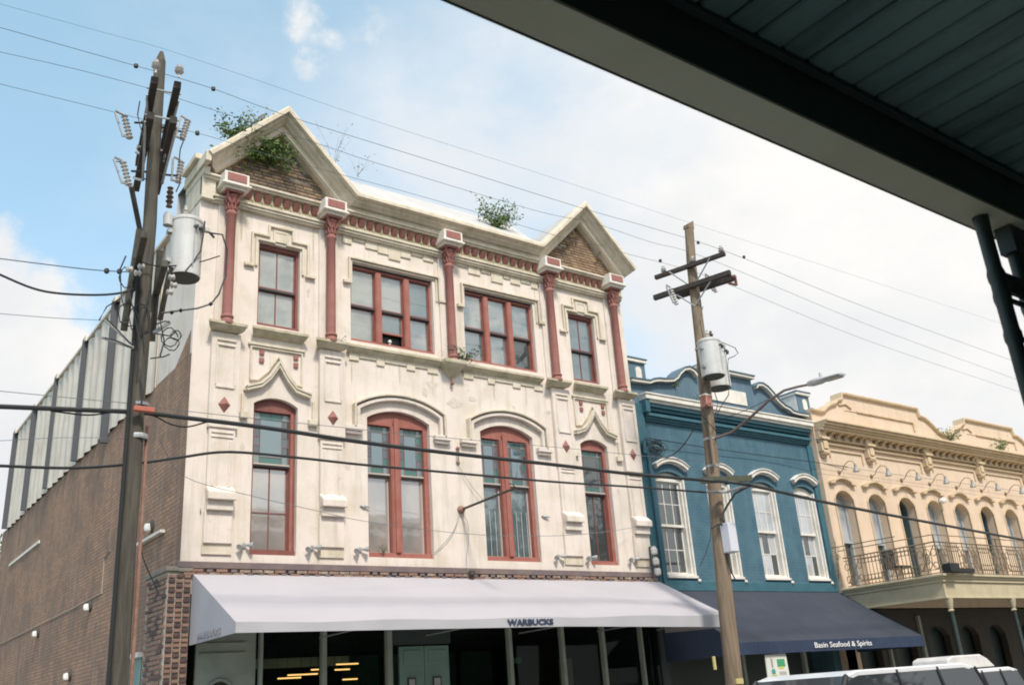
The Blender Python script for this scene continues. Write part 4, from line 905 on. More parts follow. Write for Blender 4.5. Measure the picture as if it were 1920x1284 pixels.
A2 = thing('awning', 'navy canvas awning reading Basin Seafood & Spirits under the blue building', 'awning', (19.7, -1.0, 2.4))
xl2, xr2 = 16.15, 23.30; N = 60; vs = []; zf = 2.40
for j in range(J):
    t = j / (J - 1)
    for i in range(N + 1):
        x = xl2 + (xr2 - xl2) * i / N
        vs.append((x, 0.10 - 2.1 * t, 3.74 + (zf - 3.74) * t - 0.02 * math.sin(PI * t) * (1 + 0.6 * math.sin(i * 0.8) ** 2) + 0.004 * math.sin(i * 1.7) * t))
MB().add(vs, [(j * (N + 1) + i, j * (N + 1) + i + 1, (j + 1) * (N + 1) + i + 1, (j + 1) * (N + 1) + i) for j in range(J - 1) for i in range(N)]).build('canvas', AWN2, A2, smooth=True)
b = MB(); M_ = 240; xs = [xl2 + (xr2 - xl2) * i / M_ for i in range(M_ + 1)]
b.add([(x, -2.004, zf) for x in xs] + [(x, -2.012 + 0.012 * math.sin(x * 52) * (1 if x < 18.6 else 0.25), 2.15) for x in xs], [(i, i + 1, M_ + 2 + i, M_ + 1 + i) for i in range(M_)])
b.build('valance', NAVY, A2, smooth=True)
for x in (xl2, xr2): MB().add([(x, 0.1, 3.74), (x, 0.1, 2.15), (x, -2.01, 2.15), (x, -2.0, zf)], [(0, 1, 2, 3)]).build('side_panel', NAVY, A2)
b = MB()
for x in (16.3, 18.5, 20.9, 23.2): b.tube([(x, 0.1, 3.66), (x, -1.95, 2.34)], 0.016, 5)
b.build('frame', GALV, A2)
text_part('Basin Seafood & Spirits', 'lettering', LETW, A2, (18.78, -2.032, 2.225), 0.17, 0, 2.20, 0.0)

# posters hanging below the navy awning
PO = thing('hanging_sign', 'small white notice with green patches hanging below the navy awning', 'sign', (17.45, -1.95, 1.9))
MB().add([(17.10, -1.95, 2.13), (17.80, -1.95, 2.15), (17.82, -1.95, 1.66), (17.08, -1.95, 1.66), (17.10, -1.93, 2.13), (17.80, -1.93, 2.15), (17.82, -1.93, 1.66), (17.08, -1.93, 1.66)],
         [(0, 1, 2, 3), (4, 7, 6, 5), (0, 4, 5, 1), (1, 5, 6, 2), (2, 6, 7, 3), (3, 7, 4, 0)]).build('board', mat('sign_white', (0.66, 0.66, 0.60), 0.6), PO)
grn = mat('sign_green', (0.05, 0.30, 0.14), 0.6); tl = mat('sign_teal', (0.05, 0.30, 0.30), 0.6); yl = mat('sign_yellow', (0.6, 0.55, 0.10), 0.6)
b = MB(); b.box(17.46, 17.72, -1.956, -1.951, 1.87, 2.03); b.build('green_patch', grn, PO)
b = MB(); b.lathe((17.30, -1.951, 1.77), [(0.001, 0), (0.07, 0.001), (0.001, 0.004)], 12, (0, -1, 0)); b.build('teal_emblem', tl, PO)
b = MB(); b.box(17.5, 17.66, -1.957, -1.951, 1.83, 1.87); b.box(17.24, 17.4, -1.957, -1.951, 1.69, 1.72); b.build('yellow_marks', yl, PO)
b = MB(); b.box(17.26, 17.31, -1.955, -1.951, 1.86, 2.05)
for k in range(4): b.box(17.50 + k * 0.06, 17.535 + k * 0.06, -1.955, -1.951, 1.70, 1.77)
b.build('grey_marks', LETG, PO)
MB().tube([(17.15, -1.94, 2.12), (17.15, -1.98, 2.2)], 0.006, 4).tube([(17.76, -1.94, 2.14), (17.76, -1.98, 2.2)], 0.006, 4).build('hanger', IRON, PO)

# ------------------------------------------------------------------ tan building with balcony
TB = thing('balcony_building', 'tan stucco building with bracketed cornice and a long iron balcony', 'building', (31.0, 0, 0))
X1 = 42.0
TWX = [24.05, 25.66, 27.26, 28.84, 30.46, 32.08, 33.72, 35.36, 37.0, 38.6, 40.2]
b = MB(); wall_open(b, 23.22, X1, 3.3, 8.5, 0.0, 0.42, [(x - 0.44, x + 0.44, 3.9, 6.36, 6.62) for x in TWX]); b.build('wall', TAN, TB)
b = MB(); b.box(23.22, 23.4, 0.001, 12, 0, 8.5); b.box(X1 - 0.2, X1, 0.3, 12, 0, 8.5); b.box(23.4, X1, 11.8, 12, 0, 8.5); b.box(23.4, X1, 0.45, 12, 8.2, 8.3); b.box(23.22, 23.4, -0.0, 0.3, 0, 3.3); b.build('side_walls', TAN, TB)
def curve_par(x0, w):
    L = [(0.0, 9.00), (0.42, 8.98), (0.60, 9.02), (0.78, 9.16), (0.98, 9.26), (1.25, 9.34), (1.40, 9.46), (1.62, 9.52), (1.66, 9.70), (1.86, 9.72)]
    R = [(w - 1.26, 9.72), (w - 1.20, 9.48), (w - 0.95, 9.46), (w - 0.75, 9.38), (w - 0.5, 9.24), (w - 0.28, 9.08), (w - 0.0, 8.98)]
    return [(x0 + x, z) for x, z in L + R]
p1 = curve_par(23.25, 7.1); p2 = curve_par(30.35, 6.3); p3 = curve_par(36.65, 5.3)
pp = p1 + p2[1:] + p3[1:]
b = MB(); b.prism([(23.25, 8.45)] + pp + [(X1 - 0.05, 8.45)], 0.0, 0.35); b.build('parapet', TAN, TB)
b = MB(); b.sweep(pp, [(0.0, 0.35), (-0.035, 0.33), (-0.04, -0.09), (-0.01, -0.10), (0.035, -0.085), (0.06, -0.04), (0.075, 0.0)]); b.build('parapet_coping', TANT, TB)
for x0, x1 in ((25.6, 28.7), (32.7, 35.4)):
    b = MB(); b.band([(x0 - 0.9, 9.35), (x0 - 0.55, 9.42), (x0 - 0.25, 9.30)], 0.05, -0.05, 0, 1)
    b.box(x0, x1, -0.05, 0, 9.18, 9.24); b.box(x1 - 0.02, x1 + 0.06, -0.05, 0, 8.92, 9.24); b.box(x0 - 0.6, x0 + 0.02, -0.02, 0, 9.18, 9.2); b.build('parapet_moulding', TANT, TB, bevel=0.008)
b = MB()
for z0, z1, pr in ((8.53, 8.60, 0.50), (8.46, 8.53, 0.44), (8.40, 8.46, 0.36), (8.32, 8.40, 0.30), (8.10, 8.14, 0.12), (7.96, 8.02, 0.08)): b.box(23.25 - 0.0, X1, -pr, 0, z0, z1)
b.build('cornice', TANT, TB, bevel=0.012)
bm_ = MB(); bm_.add([(-0.075, 0, -0.19), (0.075, 0, -0.19), (0.075, 0, 0.10), (-0.075, 0, 0.10), (-0.075, -0.08, -0.17), (0.075, -0.08, -0.17), (0.075, -0.10, -0.07), (-0.075, -0.10, -0.07), (0.075, -0.26, 0.0), (-0.075, -0.26, 0.0), (0.075, -0.26, 0.10), (-0.075, -0.26, 0.10)],
       [(0, 1, 5, 4), (4, 5, 6, 7), (7, 6, 8, 9), (9, 8, 10, 11), (3, 11, 10, 2), (0, 4, 7, 9, 11, 3), (1, 2, 10, 8, 6, 5), (0, 3, 2, 1)])
first = None; x = 23.5; k = 0
while x < X1 - 0.2:
    if first is None: first = bm_.build('cornice_bracket', TANT, TB, origin=(0, 0, 0), bevel=0.006); first.location = Vector((x, 0, 8.32)) - WPOS[TB.name]
    else: place(first.data, 'cornice_bracket', (x, 0, 8.32), TB)
    x += 0.385; k += 1
for x in (23.42, 25.72, 28.92, 32.2, 35.45, 38.7):
    b = MB(); b.box(x - 0.17, x + 0.17, -0.16, 0, 7.72, 8.36); b.box(x - 0.19, x + 0.19, -0.24, 0, 8.06, 8.14); b.box(x - 0.10, x + 0.10, -0.20, -0.16, 7.78, 8.02)
    b.lathe((x - 0.12, -0.08, 7.70), [(0.0, 0), (0.10, 0.0), (0.10, 0.24), (0, 0.24)], 12, (1, 0, 0)); b.box(x - 0.09, x + 0.09, -0.07, 0, 7.55, 7.66)
    b.build('large_bracket', TANT, TB, bevel=0.01)
for xa, xb in ((23.75, 25.4), (26.05, 28.6), (29.25, 31.9), (32.5, 35.1), (35.8, 38.4)):
    b = MB(); b.band([(xa, 7.60), (xa, 7.84), (xb, 7.84), (xb, 7.50)], 0.045, -0.045, 0, 1); b.build('frieze_panel', TANT, TB, bevel=0.006)
for i, x in enumerate(TWX):
    a = arcpts(x - 0.46, x + 0.46, 6.90, 7.02, 10)
    q = MB(); q.band([(x - 0.62, 6.85), (x - 0.46, 6.87)] + a + [(x + 0.46, 6.87), (x + 0.62, 6.85)], 0.07, -0.12, 0, 1); q.band(offset([(x - 0.46, 6.87)] + a + [(x + 0.46, 6.87)], 0.07), 0.03, -0.06, 0, 1)
    q.build('window_hood', TANT, TB, bevel=0.006)
    a = arcpts(x - 0.44, x + 0.44, 6.36, 6.62, 12); q = MB(); q.band([(x - 0.44, 4.0)] + a + [(x + 0.44, 4.0)], 0.045, -0.03, 0.02, -1); q.build('window_surround', TANT, TB)
    q = MB(); y = 0.26
    q.band([(x - 0.43, 3.9)] + [(px * 1.0, pz - 0.01) for px, pz in a] + [(x + 0.43, 3.9)], 0.06, y, y + 0.14, 1)
    if i in (2, 5):
        w = q.build('window', mat('dark_teal_frame', (0.06, 0.10, 0.12), 0.6), TB)
        MB().box(x - 0.38, x + 0.38, y + 0.10, y + 0.11, 3.9, 6.5).build('dark_doorway_sheet', SHOPD, w)  # dark sheet stands in for the unlit room beyond the open door
        MB().box(x - 0.38, x - 0.02, y + 0.05, y + 0.06, 4.9, 6.4).build('pane', G_CURT, w)
    else:
        w = q.build('window', mat('grey_frame', (0.36, 0.40, 0.42), 0.6), TB)
        MB().prism([(x - 0.37, 5.2), (x - 0.37, 6.3)] + arcpts(x - 0.37, x + 0.37, 6.32, 6.54, 8) + [(x + 0.37, 5.2)], y + 0.06, y + 0.065).build('pane', G_CURT, w)
        MB().box(x - 0.37, x + 0.05, y + 0.09, y + 0.095, 3.95, 5.2).build('pane', G_CURT, w); MB().box(x + 0.05, x + 0.37, y + 0.09, y + 0.095, 3.95, 5.2).build('pane', G_DARK, w)
        MB().box(x - 0.38, x + 0.38, y + 0.0, y + 0.07, 5.15, 5.22).build('meeting_rail', mat('grey_frame', (0.36, 0.40, 0.42)), w)
        MB().box(x - 0.012, x + 0.012, y + 0.04, y + 0.07, 5.22, 6.5).build('muntin', mat('grey_frame', (0.36, 0.40, 0.42)), w)
# gooseneck lamps
names = ['first', 'second', 'third', 'fourth', 'fifth', 'sixth', 'seventh', 'eighth', 'ninth', 'tenth']
def goose(x, i):
    t = thing('gooseneck_lamp', 'dark gooseneck lamp above the %s tan building window from the left' % names[i], 'wall lamp', (x, 0, 7.17), 'gooseneck lamps over the balcony windows')
    MB().lathe((x, 0, 7.17), [(0.06, 0), (0.06, 0.03), (0.02, 0.06), (0, 0.06)], 12, (0, -1, 0)).build('wall_plate', IRONB, t)
    MB().tube([(x, -0.03, 7.17), (x, -0.14, 7.20), (x, -0.24, 7.34), (x, -0.38, 7.42), (x, -0.52, 7.38), (x, -0.58, 7.28)], 0.012, 6).build('gooseneck', IRONB, t)
    MB().lathe((x, -0.58, 7.06), [(0.10, 0), (0.09, 0.03), (0.045, 0.14), (0.035, 0.23), (0.0, 0.24)], 12).build('lamp_shade', mat('lamp_shade_grey', (0.26, 0.26, 0.25), 0.5), t)
for i, x in enumerate((24.06, 25.68, 27.28, 28.88, 30.5, 32.1, 33.75, 35.4, 37.0)): goose(x, i)
wl_ = thing('wall_light', 'round white light on the tan wall beside the fourth window', 'wall lamp', (29.25, -0.1, 6.60))
MB().lathe((29.25, -0.12, 6.52), [(0.0, 0), (0.09, 0.03), (0.12, 0.1), (0.09, 0.18), (0, 0.2)], 12).build('globe', GLOBE, wl_, smooth=True); MB().box(29.2, 29.3, -0.05, 0, 6.55, 6.68).build('bracket', IRON, wl_)
# balcony
BX0, BYF = 23.12, -3.0
BL = thing('iron_balcony', 'long balcony with lacy iron railing on the front of the tan building', 'balcony', (31.5, -1.5, 3.2))
MB().box(BX0, X1, BYF, 0, 3.70, 3.80).box(BX0 - 0.05, X1, BYF - 0.05, 0, 3.76, 3.815).box(BX0 + 0.03, X1, BYF + 0.03, 0, 3.62, 3.70).build('deck', BALC, BL, bevel=0.008)
b = MB(); b.box(BX0 + 0.06, X1, BYF + 0.07, BYF + 0.15, 3.22, 3.62); b.box(BX0 + 0.06, BX0 + 0.14, BYF + 0.15, 0, 3.22, 3.62); b.box(BX0 + 0.04, X1, BYF + 0.05, BYF + 0.16, 3.22, 3.27); b.box(BX0 + 0.04, BX0 + 0.15, BYF + 0.16, 0, 3.22, 3.27)
b.build('fascia', BALC, BL, bevel=0.006)
for k in range(12): MB().box(BX0 + 0.14, X1, BYF + 0.15 + k * 0.235, BYF + 0.15 + k * 0.235 + 0.23, 3.595, 3.618).build('soffit_board', mat('soffit', (0.25, 0.22, 0.16), 0.8), BL)
def iron_panel(ox, oy, dx, dy, L=0.52, H=0.80, z0=3.86, dense=False):
    b = MB(); r = 0.011
    P = lambda u, z: (ox + dx * u, oy + dy * u, z0 + z)
    b.tube([P(0, 0.03), P(L, 0.03)], 0.013, 4); b.tube([P(0, H), P(L, H)], 0.018, 4); b.tube([P(0, H - 0.09), P(L, H - 0.09)], 0.009, 4); b.tube([P(0, 0.12), P(L, 0.12)], 0.009, 4)
    b.tube([P(0, 0), P(0, H)], 0.014, 4)
    def oval(cu, cz, ru, rz, n=10): b.tube([P(cu + ru * math.cos(2 * PI * k / n), cz + rz * math.sin(2 * PI * k / n)) for k in range(n + 1)], r, 4)
    if dense:
        for k in range(1, 5): b.tube([P(L * k / 5, 0), P(L * k / 5, H)], r, 4)
        for k in range(5): oval(L * (k + 0.5) / 5, H - 0.16, L / 10, 0.06, 8); oval(L * (k + 0.5) / 5, 0.2, L / 10, 0.07, 8)
    else:
        oval(L / 2, H / 2, L * 0.20, 0.26, 14); oval(L / 2, H / 2, L * 0.09, 0.13); oval(L * 0.15, H * 0.27, L * 0.13, 0.09); oval(L * 0.85, H * 0.27, L * 0.13, 0.09); oval(L * 0.15, H * 0.68, L * 0.13, 0.09); oval(L * 0.85, H * 0.68, L * 0.13, 0.09)
        b.tube([P(L / 2, 0), P(L / 2, H)], r, 4); b.tube([P(0.05, 0.12), P(L / 2, H / 2), P(0.05, H - 0.09)], r, 4); b.tube([P(L - 0.05, 0.12), P(L / 2, H / 2), P(L - 0.05, H - 0.09)], r, 4)
    return b
protoA = iron_panel(0, 0, 1, 0, z0=0).build('railing_panel', IRONB, BL, origin=(0, 0, 0)); protoB = iron_panel(0, 0, 1, 0, z0=0, dense=True).build('railing_panel', IRONB, BL, origin=(0, 0, 0))
used = {0: False, 1: False}
for i in range(36):
    k = 1 if i % 3 == 1 else 0; pr = (protoA, protoB)[k]; loc = Vector((BX0 + 0.02 + i * 0.52, BYF + 0.04, 3.82))
    if BX0 + (i + 1) * 0.52 > X1: break
    if not used[k]: pr.location = loc - WPOS[BL.name]; used[k] = True
    else: place(pr.data, 'railing_panel', loc, BL)
for i in range(5):
    o = place((protoA, protoB)[i % 2].data, 'railing_panel', (BX0 + 0.02, BYF + 0.04 + i * 0.55, 3.82), BL); o.rotation_euler = (0, 0, PI / 2); o.scale = (1.05, 1, 1)
for x in [BX0 + 0.02 + 3.12 * k for k in range(6)]:
    MB().tube([(x, BYF + 0.04, 3.8), (x, BYF + 0.04, 4.80)], 0.022, 6).build('railing_post', IRONB, BL)
MB().tube([(BX0 + 0.02, -0.1, 4.83), (BX0 + 0.02, BYF + 0.04, 4.80), (X1, BYF + 0.04, 4.80)], 0.013, 5).build('top_rail', IRONB, BL)
MB().tube([(BX0 - 0.1, 0.0, 4.93), (BX0 + 0.02, -1.9, 4.93)], 0.012, 5).build('stay_rod', IRON, BL)
for i, x in enumerate((23.35, 26.5, 29.65, 32.8, 35.95, 39.1)):
    p = thing('balcony_post', 'slender fluted iron post under the balcony, %s from its left corner' % names[i], 'post', (x, BYF + 0.12, 0), 'iron posts under the balcony')
    MB().lathe((x, BYF + 0.12, 0), [(0.09, 0), (0.09, 0.25), (0.055, 0.3), (0.05, 2.75), (0.045, 2.9)], 10).build('shaft', POSTG, p, smooth=True)
    MB().lathe((x, BYF + 0.12, 2.9), [(0.05, 0), (0.08, 0.03), (0.05, 0.06), (0.09, 0.2), (0.11, 0.32)], 10).build('capital', BALC, p, smooth=True)
# things standing on the balcony
bx = thing('floodlight', 'black box floodlight on the front corner of the balcony deck', 'lamp', (23.4, -3.0, 3.82))
MB().box(23.2, 23.62, -3.22, -2.98, 3.83, 4.06).build('housing', BLACK, bx, bevel=0.02); MB().box(23.62, 24.5, -3.12, -3.02, 3.84, 3.95).build('trough', BLACK, bx)
ch = thing('patio_chair', 'dark chair on the balcony in front of the first tan window', 'chair', (24.15, -1.2, 3.82))
MB().box(23.9, 24.4, -1.45, -0.95, 4.22, 4.27).build('seat', BLACK, ch); MB().box(23.9, 24.4, -1.0, -0.95, 4.27, 4.75).build('backrest', BLACK, ch)
for a, c in ((23.92, -1.43), (24.38, -1.43), (23.92, -0.97), (24.38, -0.97)): MB().tube([(a, c, 3.81), (a, c, 4.22)], 0.02, 5).build('leg', BLACK, ch)
# ground floor of the tan building
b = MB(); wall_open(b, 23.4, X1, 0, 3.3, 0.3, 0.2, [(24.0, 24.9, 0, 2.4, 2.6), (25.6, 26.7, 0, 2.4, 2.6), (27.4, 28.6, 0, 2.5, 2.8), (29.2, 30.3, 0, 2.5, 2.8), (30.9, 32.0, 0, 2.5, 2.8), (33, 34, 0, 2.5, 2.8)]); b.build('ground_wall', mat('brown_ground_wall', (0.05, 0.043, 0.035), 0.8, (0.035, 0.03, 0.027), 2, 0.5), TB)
MB().box(23.4, X1, 0.6, 0.62, 0, 3.3).build('ground_doors', SHOPD, TB)
for x, w in ((23.6, 0.16), (25.25, 0.08), (27.0, 0.12), (28.95, 0.10)): MB().box(x - w / 2, x + w / 2, 0.22, 0.3, 0, 3.1).build('door_pilaster', SHOPG, TB)

# ------------------------------------------------------------------ buildings and planting further off, seen in reflections and at the edges
SB = thing('opposite_building', 'pale pink stucco building with a white cornice behind the near pavement', 'building', (8.0, -17.6, 0))
b = MB(); wall_open(b, -14, 25, 0, 8.9, -17.6, 0.0, []); b.box(-14, 25, -27, -17.6, 0, 8.9); b.build('wall', PINK, SB)
b = MB(); b.box(-14, 25.1, -17.6, -17.3, 8.7, 8.95); b.box(-14, 25.1, -17.6, -17.42, 8.2, 8.35)
b.build('cornice', WHITE, SB)
bk = None
for k in range(60):
    if bk is None: bk = MB().box(-0.08, 0.08, -0.2, 0, -0.15, 0.15).build('cornice_bracket', WHITE, SB, origin=(0, 0, 0)); bk.location = Vector((-13.5, -17.4, 8.5)) - WPOS[SB.name]
    else: place(bk.data, 'cornice_bracket', (-13.5 + k * 0.65, -17.4, 8.5), SB)
for k in range(12):
    x = -11 + k * 3.1
    w = MB().box(x - 0.55, x + 0.55, -17.6, -17.52, 5.0, 7.3).build('window', WHITE, SB); MB().box(x - 0.45, x + 0.45, -17.52, -17.5, 5.1, 7.2).build('pane', G_DARK, w)
    w = MB().box(x - 0.55, x + 0.55, -17.6, -17.52, 0.3, 2.9).build('shop_front', SHOPG, SB); MB().box(x - 0.45, x + 0.45, -17.52, -17.5, 0.5, 2.8).build('pane', G_DARK, w)

# ------------------------------------------------------------------ canopy over the camera
CY0, CY1, CZ = -14.10, -14.28, 3.60
CP = thing('pavement_canopy', 'dark green boarded canopy with a khaki edge beam over the near pavement', 'canopy', (2.0, -15.8, 3.6))
MB().box(-9, 22, CY1, CY0, CZ, CZ + 0.012).box(-9, 22, CY0 - 0.012, CY0, CZ, CZ + 0.45).build('edge_beam', CANB, CP)
MB().box(-9, 22, CY1, CY0 - 0.012, CZ + 0.013, CZ + 0.40).build('beam_core', CAND, CP)
MB().box(-9, 22, CY1 - 0.035, CY1 - 0.001, 3.83, 3.862).build('cover_strip', CAND, CP, bevel=0.004)
bw = 0.155; n = 0; first = None
x = -8.9
while x < 21.5:
    near = -3 < x < 9
    if near:
        if first is None:
            q = MB(); w = bw - 0.012
            q.add([(0, 0, 0.012), (0.012, 0, 0), (w - 0.012, 0, 0), (w, 0, 0.012), (w, 0, 0.03), (0, 0, 0.03)] + [(a, -3.25, c) for a, c in ((0, 0.012), (0.012, 0), (w - 0.012, 0), (w, 0.012), (w, 0.03), (0, 0.03))],
                  [(i, (i + 1) % 6, (i + 1) % 6 + 6, i + 6) for i in range(6)] + [(5, 4, 3, 2, 1, 0), (6, 7, 8, 9, 10, 11)])
            first = q.build('ceiling_board', CANG, CP, origin=(0, 0, 0)); first.location = Vector((x, CY1 - 0.03, 3.864)) - WPOS[CP.name]
        else:
            o = place(first.data, 'ceiling_board', (x, CY1 - 0.03, 3.864 + random.uniform(-0.0025, 0.0035)), CP)
        n += 1
    x += bw
MB().box(-9, -3.0, -17.6, CY1 - 0.03, 3.866, 3.89).box(9.1, 22, -17.6, CY1 - 0.03, 3.866, 3.89).box(-9, 22, -17.6, CY1, 3.896, 4.05).build('canopy_deck', CAND, CP)
for k, px_ in enumerate((4.275,)):
    PP = thing('canopy_post', 'pair of slender dark green iron posts under the canopy at the right frame edge', 'post', (px_ + 0.15, -14.19, 0))
    for xx in (px_, px_ + 0.26):
        c = MB().lathe((xx, -14.19, 0), [(0.07, 0), (0.07, 0.3), (0.036, 0.36), (0.034, 2.95), (0.040, 2.97), (0.040, 3.0), (0.035, 3.02), (0.035, 3.14), (0.040, 3.17), (0.040, 3.19), (0.036, 3.21), (0.035, 3.25), (0.040, 3.27), (0.041, 3.30), (0.034, 3.33), (0.034, 3.52), (0.038, 3.6)], 20)
        c.build('shaft', POSTG, PP, smooth=True)
    a = MB()
    for zz, rr in ((2.985, 0.014), (3.18, 0.014), (3.235, 0.02), (3.29, 0.034)): MB().tube([(px_ + 0.01, -14.19, zz), (px_ + 0.25, -14.19, zz)], rr, 6).build('collar_tie', POSTG, PP)
    a = MB()
    for sx, bx_ in ((1, px_ + 0.40), (-1, px_ - 0.09)):
        if sx == 1: a.tube([(px_ + 0.26, -14.19, 3.2), (px_ + 0.34, -14.19, 3.36), (px_ + 0.46, -14.19, 3.48), (px_ + 0.7, -14.19, 3.56)], 0.035, 8)
    a.box(px_ + 0.20, px_ + 0.7, -14.23, -14.15, 3.46, 3.6)
    a.build('scrolled_bracket', POSTG, PP)
for x in (10.5, 16.5):
    pp_ = tag(MB().lathe((x, -14.19, 0), [(0.12, 0), (0.11, 3.3), (0.16, 3.6)], 14).build('canopy_post', POSTG, smooth=True), 'dark green canopy post further right beyond the frame edge' if x < 12 else 'far dark green canopy post beyond the frame edge', 'post')

# ------------------------------------------------------------------ utility poles
def wobble(p0, p1, n, a): return [Vector(p0).lerp(Vector(p1), i / n) + Vector((random.uniform(-a, a), random.uniform(-a, a), 0)) for i in range(n + 1)]
PY = -2.9
P1 = thing('utility_pole', 'tall dark wooden utility pole with stacked crossarms at the left of the white building', 'utility pole', (3.42, PY, 0))
MB().tube(wobble((3.43, PY, -0.1), (3.33, PY, 11.62), 12, 0.012), 0.128, 12, 0.088).build('pole', WOODK, P1, smooth=True)
b = MB(); b.tube([(3.33, PY, 11.62), (3.335, PY, 11.82)], 0.085, 8, 0.03); b.build('pointed_top', WOODK, P1)
a1 = 0.185; u = Vector((a1, 1, 0)).normalized(); v = Vector((1, -a1, 0)).normalized()
def arm(par, c, L, h, w, m=ARMW, uu=u, vv=v): return MB().obox(c, (uu, vv, (0, 0, 1)), L / 2, w / 2, h / 2).build('crossarm', m, par, bevel=0.008)
pc = Vector((3.35, PY, 0))
for dz, L, c0 in ((10.40, 2.4, 0.0), (9.95, 2.2, 0.15)):
    for s in (-1, 1): arm(P1, pc + v * (0.16 * s) + u * c0 + Vector((0, 0, dz)), L, 0.13, 0.10)
b = MB()
for dz in (10.45, 9.98):
    for t in (-0.9, 0.0, 0.95): b.tube([pc + u * t - v * 0.24 + Vector((0, 0, dz)), pc + u * t + v * 0.24 + Vector((0, 0, dz))], 0.016, 6)
for s in (-1, 1): b.tube([pc + v * (0.22 * s) + u * -0.8 + Vector((0, 0, 10.40)), pc + v * (0.14 * s) + Vector((0, 0, 9.85))], 0.02, 5); b.tube([pc + v * (0.22 * s) + u * 0.8 + Vector((0, 0, 10.38)), pc + v * (0.14 * s) + Vector((0, 0, 9.8))], 0.02, 5)
for s in (-1, 1): b.tube([pc + v * (0.22 * s) + u * -0.8 + Vector((0, 0, 9.93)), pc + v * (0.14 * s) + Vector((0, 0, 9.4))], 0.02, 5); b.tube([pc + v * (0.22 * s) + u * 0.9 + Vector((0, 0, 9.93)), pc + v * (0.14 * s) + Vector((0, 0, 9.4))], 0.02, 5)
b.build('arm_hardware', GALV, P1)
def insul(base, m, h=0.16, r=0.07, ax=(0, 0, 1)): return MB().lathe(base, [(0.018, -0.08), (0.018, 0.0), (r * 0.8, 0.01), (r, 0.03), (r * 0.5, 0.05), (r * 0.9, 0.08), (r * 0.45, 0.11), (r * 0.55, h - 0.02), (0.0, h)], 10, ax)
for t, s in ((-1.2, -1), (-1.2, 1), (-0.35, -1), (0.45, 1), (1.1, -1)):
    insul(pc + u * (t - 0.10) + v * (0.16 * s) + Vector((0, 0, 10.53)), PORC).build('pin_insulator', PORC, P1, smooth=True)
def cutout(par, px, py, Y, tilt, nm='fuse_cutout'):
    p = at(px, py, Y); d = Vector((tilt, 0, 1)).normalized()
    b = MB(); q0, q1 = p + d * 0.2, p - d * 0.2
    b.tube([q0, q0 + Vector((-0.12, 0, 0.04))], 0.02, 6); b.tube([q1, q1 + Vector((-0.11, 0, 0.03))], 0.02, 6)
    o = b.build(nm, GALV, par)
    MB().tube([q0 + Vector((-0.13, 0, 0.0)), q1 + Vector((-0.10, 0, 0))], 0.018, 6).build('fuse_tube', mat('fuse_grey', (0.35, 0.36, 0.38), 0.5), o)
    b = MB(); prof = []
    for k in range(7): z = -0.21 + k * 0.06; prof += [(0.028, z), (0.055, z + 0.02), (0.028, z + 0.04)]
    b.lathe(p, prof, 10, tuple(d)); b.build('insulator_body', PORC, o, smooth=True)
for px_, py_, tl_ in ((238, 238, -0.30), (236, 325, -0.32), (347, 243, 0.20), (337, 322, 0.08)): cutout(P1, px_, py_, PY, tl_)
b = MB()
for (xa, ya), (xb, yb) in (((252, 230), (285, 232)), ((246, 321), (285, 323)), ((300, 238), (340, 247)), ((300, 327), (335, 330))): b.tube([at(xa, ya, PY), at(xb, yb, PY)], 0.018, 5)
for pts in (((235, 218), (222, 212), (216, 208)), ((226, 304), (218, 303)), ((338, 330), (337, 345), (330, 360)), ((345, 262), (338, 280), (336, 300)), ((262, 190), (258, 215), (262, 235), (270, 260)), ((330, 155), (325, 190), (316, 215))): b.tube([at(a, c, PY - 0.1) for a, c in pts], 0.010, 4)
b.build('jumper_wires', CABLE, P1)
# lower gear: conduits, spools, clamps
b = MB(); b.tube([(3.565, PY - 0.02, 0), (3.56, PY, 3.0), (3.535, PY - 0.0, 5.55)], 0.026, 8).build('orange_brown_conduit', RUST, P1, smooth=True)
MB().tube([(3.28, PY - 0.06, 0), (3.26, PY - 0.08, 3.5), (3.24, PY - 0.06, 7.9)], 0.03, 6).build('grey_riser', mat('riser_dark', (0.02, 0.022, 0.022), 0.9), P1)
MB().lathe((3.42, PY, 5.32), [(0.128, 0), (0.132, 0.02), (0.132, 0.05), (0.128, 0.07)], 14).build('steel_band', GALV, P1)
MB().lathe((3.41, PY, 5.80), [(0.122, 0), (0.128, 0.04)], 14).build('steel_band', GALV, P1)
MB().box(3.28, 3.56, PY - 0.24, PY - 0.17, 5.66, 5.735).build('orange_sleeve', ORANGE, P1, bevel=0.01)
# slanting dark braces and secondary rack behind the pole at the level of the transformer
b = MB()
for a, c, r in (((262, 430), (232, 620), 0.05), ((300, 470), (285, 640), 0.045), ((246, 350), (262, 430), 0.04), ((320, 500), (300, 600), 0.04)): b.tube([at(*a, PY - 0.15), at(*c, PY + 0.25)], r, 6)
b.build('secondary_rack', WOODK, P1)
arm(P1, Vector((3.36, PY - 0.1, 7.95)) - v * 0.15, 1.9, 0.11, 0.09, WOODK); arm(P1, Vector((3.36, PY - 0.1, 7.60)) + v * 0.15, 1.7, 0.11, 0.09, WOODK)
b = MB()
for px_, py_ in ((243, 505), (258, 512), (322, 520), (326, 535), (318, 548), (265, 500), (310, 505)):
    p = at(px_, py_, PY - 0.3); MB().lathe(p, [(0.02, -0.05), (0.05, -0.03), (0.03, 0), (0.05, 0.03), (0.02, 0.05)], 8, (1, 0, 0.2)).build('spool_insulator', PORC, P1, smooth=True)
b = MB(); rnd = random.Random(5)
